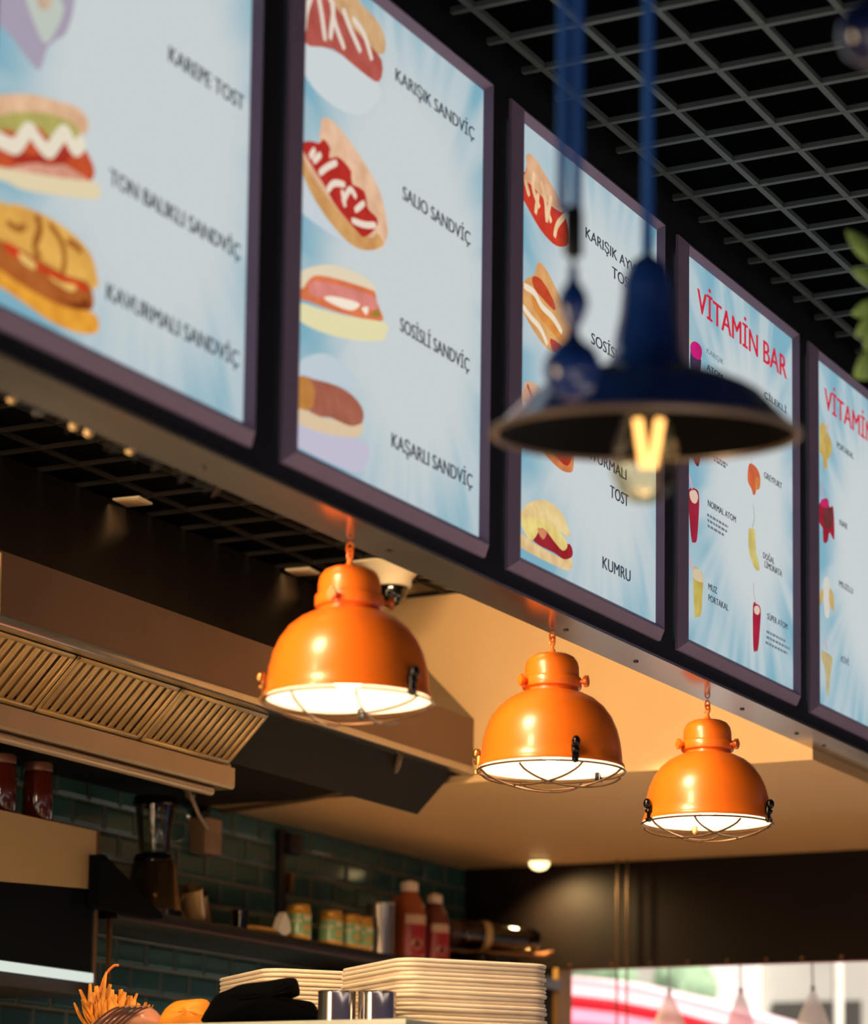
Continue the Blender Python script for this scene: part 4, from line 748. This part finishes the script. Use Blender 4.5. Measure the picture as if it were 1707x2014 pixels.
# tilted steel jugs, cup, packet, card
for i, (x, y, tl, lb) in enumerate(((6.372, 4.09, .45, 'tilted steel jug beside the blender'), (6.478, 4.14, .55, 'tilted steel jug leaning next to the clear cup'))):
    j = on_shelf('steel_jug', lb+' on the shelf', 'jug', x, y, 'tilted steel jugs')
    mt = Matrix.Translation((0, 0, .015)) @ Matrix.Rotation(-tl, 4, Vector((-.3, 1, 0)))
    MB().lathe([(0, .0), (.036, .0), (.038, .006), (.037, .085), (.039, .09), (.036, .089), (.034, .01), (0, .008)], 28, mt).build('body', mat('jug_steel', (190, 152, 100), .3, .55), j)
    MB().tube([mt @ Vector((-.036, 0, .08)), mt @ Vector((-.062, 0, .07)), mt @ Vector((-.060, 0, .03)), mt @ Vector((-.036, 0, .018))], .004, 6).build('handle', MATS['jug_steel'], j)
c = on_shelf('plastic_cup', 'small clear plastic cup on the shelf', 'cup', 6.555, 4.05)
MB().lathe([(0, 0), (.019, 0), (.0215, .058), (.0205, .058), (.018, .003), (0, .003)], 24).build('cup_body', glass('cup_plastic', (176, 172, 168), .1, .8), c)
pk = MB().pillow([(-.07, 0), (-.05, -.03), (.05, -.035), (.08, -.01), (.06, .03), (-.04, .035)], (1, 0, 0), (0, 1, 0), (0, 0, 1), (0, 0, .011), .022, jag=.15)
tag(pk.build('flat_packet', mat('yellow_packet', (206, 148, 66), .4, var=.2), None, (6.645, 4.05, ST)), 'flat yellow packet lying on the shelf left of the paper', 'packet')
cd_ = MB(); cd_.prism([(-.036, .012), (0, -.0), (.034, .02), (.028, .042), (.004, .072), (-.010, .06)], 'Y', -.012, .012)
tag(cd_.build('folded_paper', mat('white_paper', (232, 220, 200), .6), None, (6.755, 4.035, ST)), 'crumpled white folded paper on the shelf left of the green jars', 'paper')
# jars with green labels
M_JAR = mat('mustard_jar', (206, 150, 46), .12, var=.1, coat=.5); M_GL = mat('green_label', (132, 172, 120), .3, var=.04, coat=.8); M_LID = mat('gold_lid', (214, 160, 70), .3, .6)
def label_band(r, z0, z1, a0, a1, seg=20):
    b = MB(); va, vb = [], []
    for k in range(seg+1):
        t = a0+(a1-a0)*k/seg; va.append(b.bm.verts.new((r*math.cos(t), r*math.sin(t), z0))); vb.append(b.bm.verts.new((r*math.cos(t), r*math.sin(t), z1)))
    for k in range(seg): b.bm.faces.new((va[k], va[k+1], vb[k+1], vb[k]))
    return b
FACE = math.atan2(-.465, -.885)
JL = ['green-labelled jar, first from the paper', 'green-labelled jar, second from the paper', 'green-labelled jar, third from the paper', 'green-labelled jar nearest the steel canister']
jar0 = None
for x, lb in zip((6.866, 7.052, 7.165, 7.239), JL):
    if jar0 is None:
        jar0 = on_shelf('sauce_jar', lb+' on the shelf', 'jar', x, 4.045, 'green-labelled jars')
        MB().lathe([(0, 0), (.035, 0), (.0375, .004), (.0375, .080), (.034, .088), (0, .088)], 32).build('glass_body', M_JAR, jar0)
        MB().lathe([(.0335, .086), (.0345, .088), (.0345, .101), (.032, .104), (0, .104)], 32).build('lid', M_LID, jar0)
        MB().lathe([(.0378, .016), (.0379, .020), (.0379, .072), (.0378, .074)], 32).build('label', M_GL, jar0)
        label_band(.0382, .050, .058, FACE-1.4, FACE+.3).build('label_stripe', mat('label_cream', (206, 196, 140), .5), jar0)
        label_band(.0382, .056, .070, FACE+.5, FACE+1.2).build('label_logo', mat('label_pale', (214, 190, 150), .5), jar0)
        label_band(.0383, .028, .042, FACE+.45, FACE+1.15).build('label_dish', mat('label_gold', (202, 150, 60), .5), jar0)
    else: dup(jar0, (x, 4.045, ST), lb+' on the shelf')
cn = on_shelf('steel_canister', 'plain steel canister between the green jars and the brown sauce jugs', 'canister', 7.367, 4.05)
MB().lathe([(0, 0), (.043, 0), (.043, .152), (.0445, .157), (.041, .159), (0, .157)], 36).build('body', mat('canister_steel', (180, 168, 154), .22, .85), cn)
# sauce jugs
M_SAU = mat('sauce_brown', (150, 70, 34), .2, var=.06, coat=.3); M_SL = mat('red_label', (150, 28, 30), .4)
JG = (('left, larger brown-orange sauce jug with a white cap on the shelf', 7.571, 1.12, M_SAU), ('right, darker red-brown sauce jug with a white cap on the shelf', 7.742, 1.02, mat('sauce_red', (104, 42, 36), .2, var=.06, coat=.3)))
for lb, x, s, m in JG:
    j = on_shelf('sauce_jug', lb, 'sauce bottle', x, 4.06, 'white-capped sauce jugs')
    j.scale = (1, 1, s)
    MB().lathe([(0, 0), (.044*s, 0), (.047*s, .006), (.047*s, .128), (.044*s, .150), (.034*s, .172), (.026*s, .186), (.023*s, .196), (0, .196)], 32).build('bottle', m, j)
    MB().lathe([(.024*s, .194), (.025*s, .196), (.025*s, .218), (.018*s, .222), (.008, .226), (0, .226)], 24).build('cap', mat('cap_white', (226, 204, 180), .5), j)
    lab = label_band(.0476*s, .014, .118, FACE-.35, FACE+1.5).build('label', M_SL, j)
    label_band(.0479*s, .100, .126, FACE-.2, FACE+1.4).build('label_title', mat('label_tan', (198, 160, 128), .5), lab)
    ov = MB(); n = 20; vs = []
    for k in range(n):
        t = 2*PI*k/n; aa = FACE+.55+.36*math.cos(t); vs.append(ov.bm.verts.new((.0479*s*math.cos(aa), .0479*s*math.sin(aa), .045+.016*math.sin(t))))
    ov.bm.faces.new(vs); ov.build('label_picture', mat('label_plate', (214, 176, 140), .5), lab)
    ov = MB(); vs = []
    for k in range(n):
        t = 2*PI*k/n; aa = FACE+.55+.26*math.cos(t); vs.append(ov.bm.verts.new((.0483*s*math.cos(aa), .0483*s*math.sin(aa), .045+.010*math.sin(t))))
    ov.bm.faces.new(vs); ov.build('label_food', mat('label_food', (92, 40, 30), .5), lab)
    h = MB().tube([rotz(FACE-1.5) @ Vector(p) for p in ((.030*s, 0, .178), (.050*s, 0, .165), (.054*s, 0, .13), (.047*s, 0, .10))], .006, 8).build('handle', m, j)
# lying bottle and tray on the corner
tag(MB().box(-.15, .12, -.07, .07, 0, .060, .004).build('black_box', M_BLK, None, (8.10, 4.06, ST)), 'low black box under the brown tray in the shelf corner', 'box')
ty = MB(); ty.prism([(-.20, .000), (.16, .000), (.19, .020), (.18, .024), (.15, .008), (-.19, .008), (-.22, .024), (-.23, .020)], 'Y', -.075, .075)
ty_o = tag(ty.build('wooden_tray', mat('tray_brown', (134, 84, 44), .5, var=.15), None, (8.13, 4.04, ST+.062)), 'brown tray under the lying clear bottle in the shelf corner', 'tray')
ty_o.rotation_euler.z = -.62
lb_ = thing('lying_bottle', 'big clear bottle lying on its side on the brown tray', 'bottle', (8.12, 4.045, ST+.062+.012+.052), -.62)
mt = Matrix.Rotation(PI/2+.03, 4, 'Y')
MB().lathe([(0, -.14), (.040, -.14), (.046, -.132), (.047, .10), (.045, .155), (.040, .165), (0, .165)], 32, mt).build('bottle_body', glass('bottle_clear', (150, 138, 124), .08, 1.3), lb_)
MB().lathe([(.0475, -.045), (.050, -.044), (.050, -.020), (.0475, -.019)], 32, mt).build('collar_band', mat('band_cream', (196, 160, 104), .4), lb_)
MB().lathe([(0, -.17), (.043, -.17), (.045, -.165), (.045, -.115), (.042, -.112)], 32, mt).build('bottle_cap', mat('cap_brown', (84, 54, 40), .4), lb_)
# fittings on the tiled wall
wf = thing('wall_fixture', 'dark hook fixture with a hanging strap on the tiled wall', 'wall fixture', (7.19, YW, 1.0))
MB().box(-.02, .05, -.04, -.001, .06, .12, .006).build('block', mat('fixture_brown', (40, 28, 24), .5), wf)
MB().box(-.055, -.015, -.02, -.001, -.12, .13, .006).build('strap', M_SHELF, wf)
MB().box(-.002, .014, -.03, -.002, -.06, .0, .003).build('brass_tab', mat('tab_brass', (132, 92, 50), .35, .6), wf)
so = thing('socket_box', 'tan wall socket box below the soffit, right of the blender', 'socket', (6.70, YW, 1.05))
MB().box(-.045, .045, -.055, -.001, -.052, .052, .004).build('box', mat('socket_tan', (178, 140, 106), .5), so)
MB().box(-.034, .034, -.058, -.055, -.040, .010, .001).build('cover', mat('socket_face', (164, 128, 98), .5), so)
MB().box(-.03, .0, -.04, -.001, .052, .092, .004).build('cable_gland', M_BLK, so)

# ------------------------------------------------------------------ wall cabinet at the left with its jars
ca = thing('wall_cabinet', 'dark glass cabinet, cream reflection painted on its front, on the tiled wall at the lower left', 'cabinet', (5.2, 4.0, .515))
MB().box(-.9, .575, .012, YW-4.002, 0, .423, .002).build('body', mat('cabinet_dark', (44, 34, 28), .5), ca)
MB().prism([(-.9, .185), (.572, .272), (.572, .421), (-.9, .421)], 'Y', .0, .011).build('front_reflection', mat('cream_reflection', (206, 172, 124), .35, var=.04, scale=3), ca)  # cream reflection in the glass front, painted as a slanted panel
MB().prism([(-.9, .06), (.572, .06), (.572, .270), (-.9, .183)], 'Y', .0, .011).build('glass_front', mat('smoked_glass', (20, 22, 26), .10), ca)
MB().box(-.9, .572, -.004, .011, .034, .058, .003).build('lower_rail', emis('rail_white', (222, 232, 220), .95), ca)  # white lower rail, drawn with an even emission
MB().box(.572, .580, -.006, .011, .0, .423).build('edge_post', mat('edge_bronze', (92, 66, 46), .4, .4), ca)
M_HON = mat('dark_preserve', (88, 28, 14), .12, var=.12, coat=.5)
for x, y, lb in ((5.445, 4.06, 'dark red preserve jar on the cabinet, cut by the left edge'), (5.584, 4.05, 'dark red preserve jar on the cabinet, right of the other')):
    j = thing('preserve_jar', lb, 'jar', (x, y, .938), 0, 'dark preserve jars on the cabinet')
    MB().lathe([(0, 0), (.034, 0), (.038, .005), (.038, .112), (.034, .124), (.031, .130), (0, .130)], 32).build('glass_body', M_HON, j)
    MB().lathe([(.034, .126), (.035, .128), (.035, .145), (.033, .148), (0, .148)], 32).build('lid', mat('lid_pinkish', (128, 84, 66), .4, .3), j)

# ------------------------------------------------------------------ service counter and what stands on it
CT = .352
ct = thing('service_counter', 'pale topped service counter at the bottom edge', 'counter', (5.4, 2.97, -1.25))
MB().box(-.80, 1.1, -.50, .60, 1.572, 1.602, .003).build('top', mat('counter_pale', (176, 180, 166), .3), ct)
MB().box(-.74, 1.05, -.45, .56, 0, 1.572).build('base', mat('counter_base', (120, 104, 88), .5), ct)
M_FOAM = mat('white_foam', (238, 218, 192), .55, var=.03, scale=30)
NR = YAW-PI/2
def tray_mesh():
    b = MB(); w, d, r = .168, .178, .045; rows = []
    for ins, z in ((.030, 0), (.004, 0), (.0014, .001), (0, .003), (0, .0055), (.0014, .0076), (.004, .0085), (.03, .0085)):
        ring = []
        for cx, cy, a0 in ((w-r, d-r, 0), (-w+r, d-r, PI/2), (-w+r, -d+r, PI), (w-r, -d+r, 1.5*PI)):
            for k in range(7):
                a = a0+PI/2*k/6; ring.append(b.bm.verts.new((cx+(r-ins)*math.cos(a), cy+(r-ins)*math.sin(a), z)))
        rows.append(ring)
    n = len(rows[0])
    for p, q in zip(rows, rows[1:]):
        for k in range(n): b.bm.faces.new((p[k], p[(k+1) % n], q[(k+1) % n], q[k]))
    b.bm.faces.new(rows[0][::-1]); b.bm.faces.new(rows[-1]); return b
ORD = ['topmost', 'second', 'third', 'fourth', 'fifth', 'sixth', 'seventh', 'eighth', 'ninth', 'tenth', 'eleventh', 'twelfth', 'thirteenth', 'fourteenth', 'fifteenth', 'lowest']
tray0 = tray_mesh().build('foam_tray', M_FOAM)
for si, (cx, cy, n, rz, nm) in enumerate(((5.075, 2.64, 16, NR+.42, 'near tall stack at the right'), (5.275, 3.07, 16, NR+.40, 'far stack behind the black bag'))):
    for k in range(n):
        o = tray0 if (si == 0 and k == 0) else tray0.copy()
        if o is not tray0: COL.objects.link(o)
        o.location = (cx+random.uniform(-.003, .003), cy+random.uniform(-.003, .003), CT+.0088*k+(.0005*k if si else 0)); o.rotation_euler = (0, 0, rz+random.uniform(-.012, .012))
        i = n-1-k
        tag(o, 'white foam tray, %s%s of the %s' % (ORD[i], '' if i in (0, n-1) else ' from the top', nm), 'foam tray', 'foam trays in the '+nm)
for x, y, lb in ((4.737, 2.699, 'left of two short steel cups in front of the foam trays'), (4.772, 2.628, 'right of two short steel cups in front of the foam trays')):
    c = thing('steel_cup', lb, 'cup', (x, y, CT), 0, 'short steel cups on the counter')
    MB().lathe([(0, 0), (.0375, 0), (.0375, .062), (.0385, .066), (.036, .067), (.0345, .004), (0, .004)], 40).build('cup_wall', mat('cup_steel', (196, 186, 180), .10, .95), c)
RV, UV_, NV = (math.sin(YAW), -math.cos(YAW), 0), (0, 0, 1), (math.cos(YAW), math.sin(YAW), 0)
bag = [(-.118, .0), (-.112, .035), (-.095, .060), (-.070, .072), (-.045, .082), (0, .088), (.045, .096), (.062, .094), (.068, .082), (.070, .062), (.056, .058), (.068, .046), (.095, .048), (.108, .030), (.112, .0), (0, .0)]
bag = [tuple(p) for p in smooth_loop(bag, 3)]
tag(MB().pillow(bag, RV, UV_, NV, (0, 0, 0), .13, 6, jag=.06).build('black_bag', mat('black_cloth', (3, 3, 4), .95, spec=.05), None, (4.71, 2.85, CT)), 'crumpled black cloth bag in front of the foam trays', 'bag')
ob = [tuple(p) for p in smooth_loop([(-.05, 0), (-.052, .030), (-.030, .052), (.0, .058), (.038, .058), (.05, .03), (.055, .0)], 3)]
tag(MB().pillow(ob, RV, UV_, NV, (0, 0, 0), .08, 5, jag=.1).build('orange_bag', mat('orange_cloth', (236, 142, 30), .6, var=.1), None, (4.735, 3.045, CT)), 'bright orange bag left of the black bag', 'bag')
pk = thing('wrapped_packet', 'shiny wrapped packet with dark striped print, left of the orange bag', 'packet', (4.715, 3.175, CT))
po = [tuple(p) for p in smooth_loop([(-.075, 0), (-.055, .025), (-.02, .044), (.02, .048), (.05, .042), (.07, .02), (.075, 0)], 3)]
MB().pillow(po, RV, UV_, NV, (0, 0, 0), .08, 5).build('wrapper', mat('wrapper_pink', (206, 140, 112), .2, coat=.5), pk)
for k in range(6):
    R_, N_ = Vector(RV), Vector(NV); s0 = 1-.13*k
    pts = [R_*(-.068+.012*k+.052*t)+Vector((0, 0, (.006+.036*math.sin(t*1.35))*1.0))-N_*(.030+.010*math.sin(1.4*t)+.002*k) for t in (0, .2, .4, .6, .8, 1)]
    MB().tube(smooth_path(pts, 3), .0022, 6).build('print_stripe', mat('stripe_dark', (66, 36, 34), .3), pk)
MB().box(-.004, .012, -.01, .01, 0, .012, .003).build('print_patch', mat('patch_mint', (140, 190, 160), .4), pk, Vector(RV)*.005-Vector(NV)*.038+Vector((0, 0, .030)))
bu = thing('dried_bunch', 'bunch of orange dried strips standing under the cabinet corner', 'dried bunch', (4.88, 3.32, CT))
sb = MB()
for k in range(90):
    w0 = random.uniform(.003, .0075); a = random.uniform(-1, 1); R_, N_ = Vector(RV), Vector(NV); x0 = random.uniform(-.07, .07); h0 = random.uniform(.06, .13)*(1-abs(x0+.025)*5); d0 = random.uniform(-.03, .03)
    pts = [R_*(x0*.6)+N_*d0*.6, R_*(x0+.01*a)+N_*d0+Vector((0, 0, h0*.5)), R_*(x0*1.1+.03*a)+N_*d0*1.3+Vector((0, 0, h0*random.uniform(.75, 1.1)))]
    sb.tube(smooth_path(pts, 4), [w0*(.5+math.sin(PI*(i+1)/10)) for i in range(9)], 6, flat=.4)
sb.build('strips', mat('dried_orange', (214, 136, 44), .6, var=.45, scale=30), bu)
tw = MB().tube(smooth_path([Vector(RV)*p[0]+Vector((0, 0, p[1])) for p in ((-.035, .09), (-.025, .125), (-.008, .146), (.004, .148))], 4), .003, 6).build('twig', mat('dried_twig', (206, 112, 40), .6), bu)

# ------------------------------------------------------------------ lift everything so that the floor is at zero
for o in list(SC.objects):
    if o.parent is None and o is not cam: o.location.z += EYE
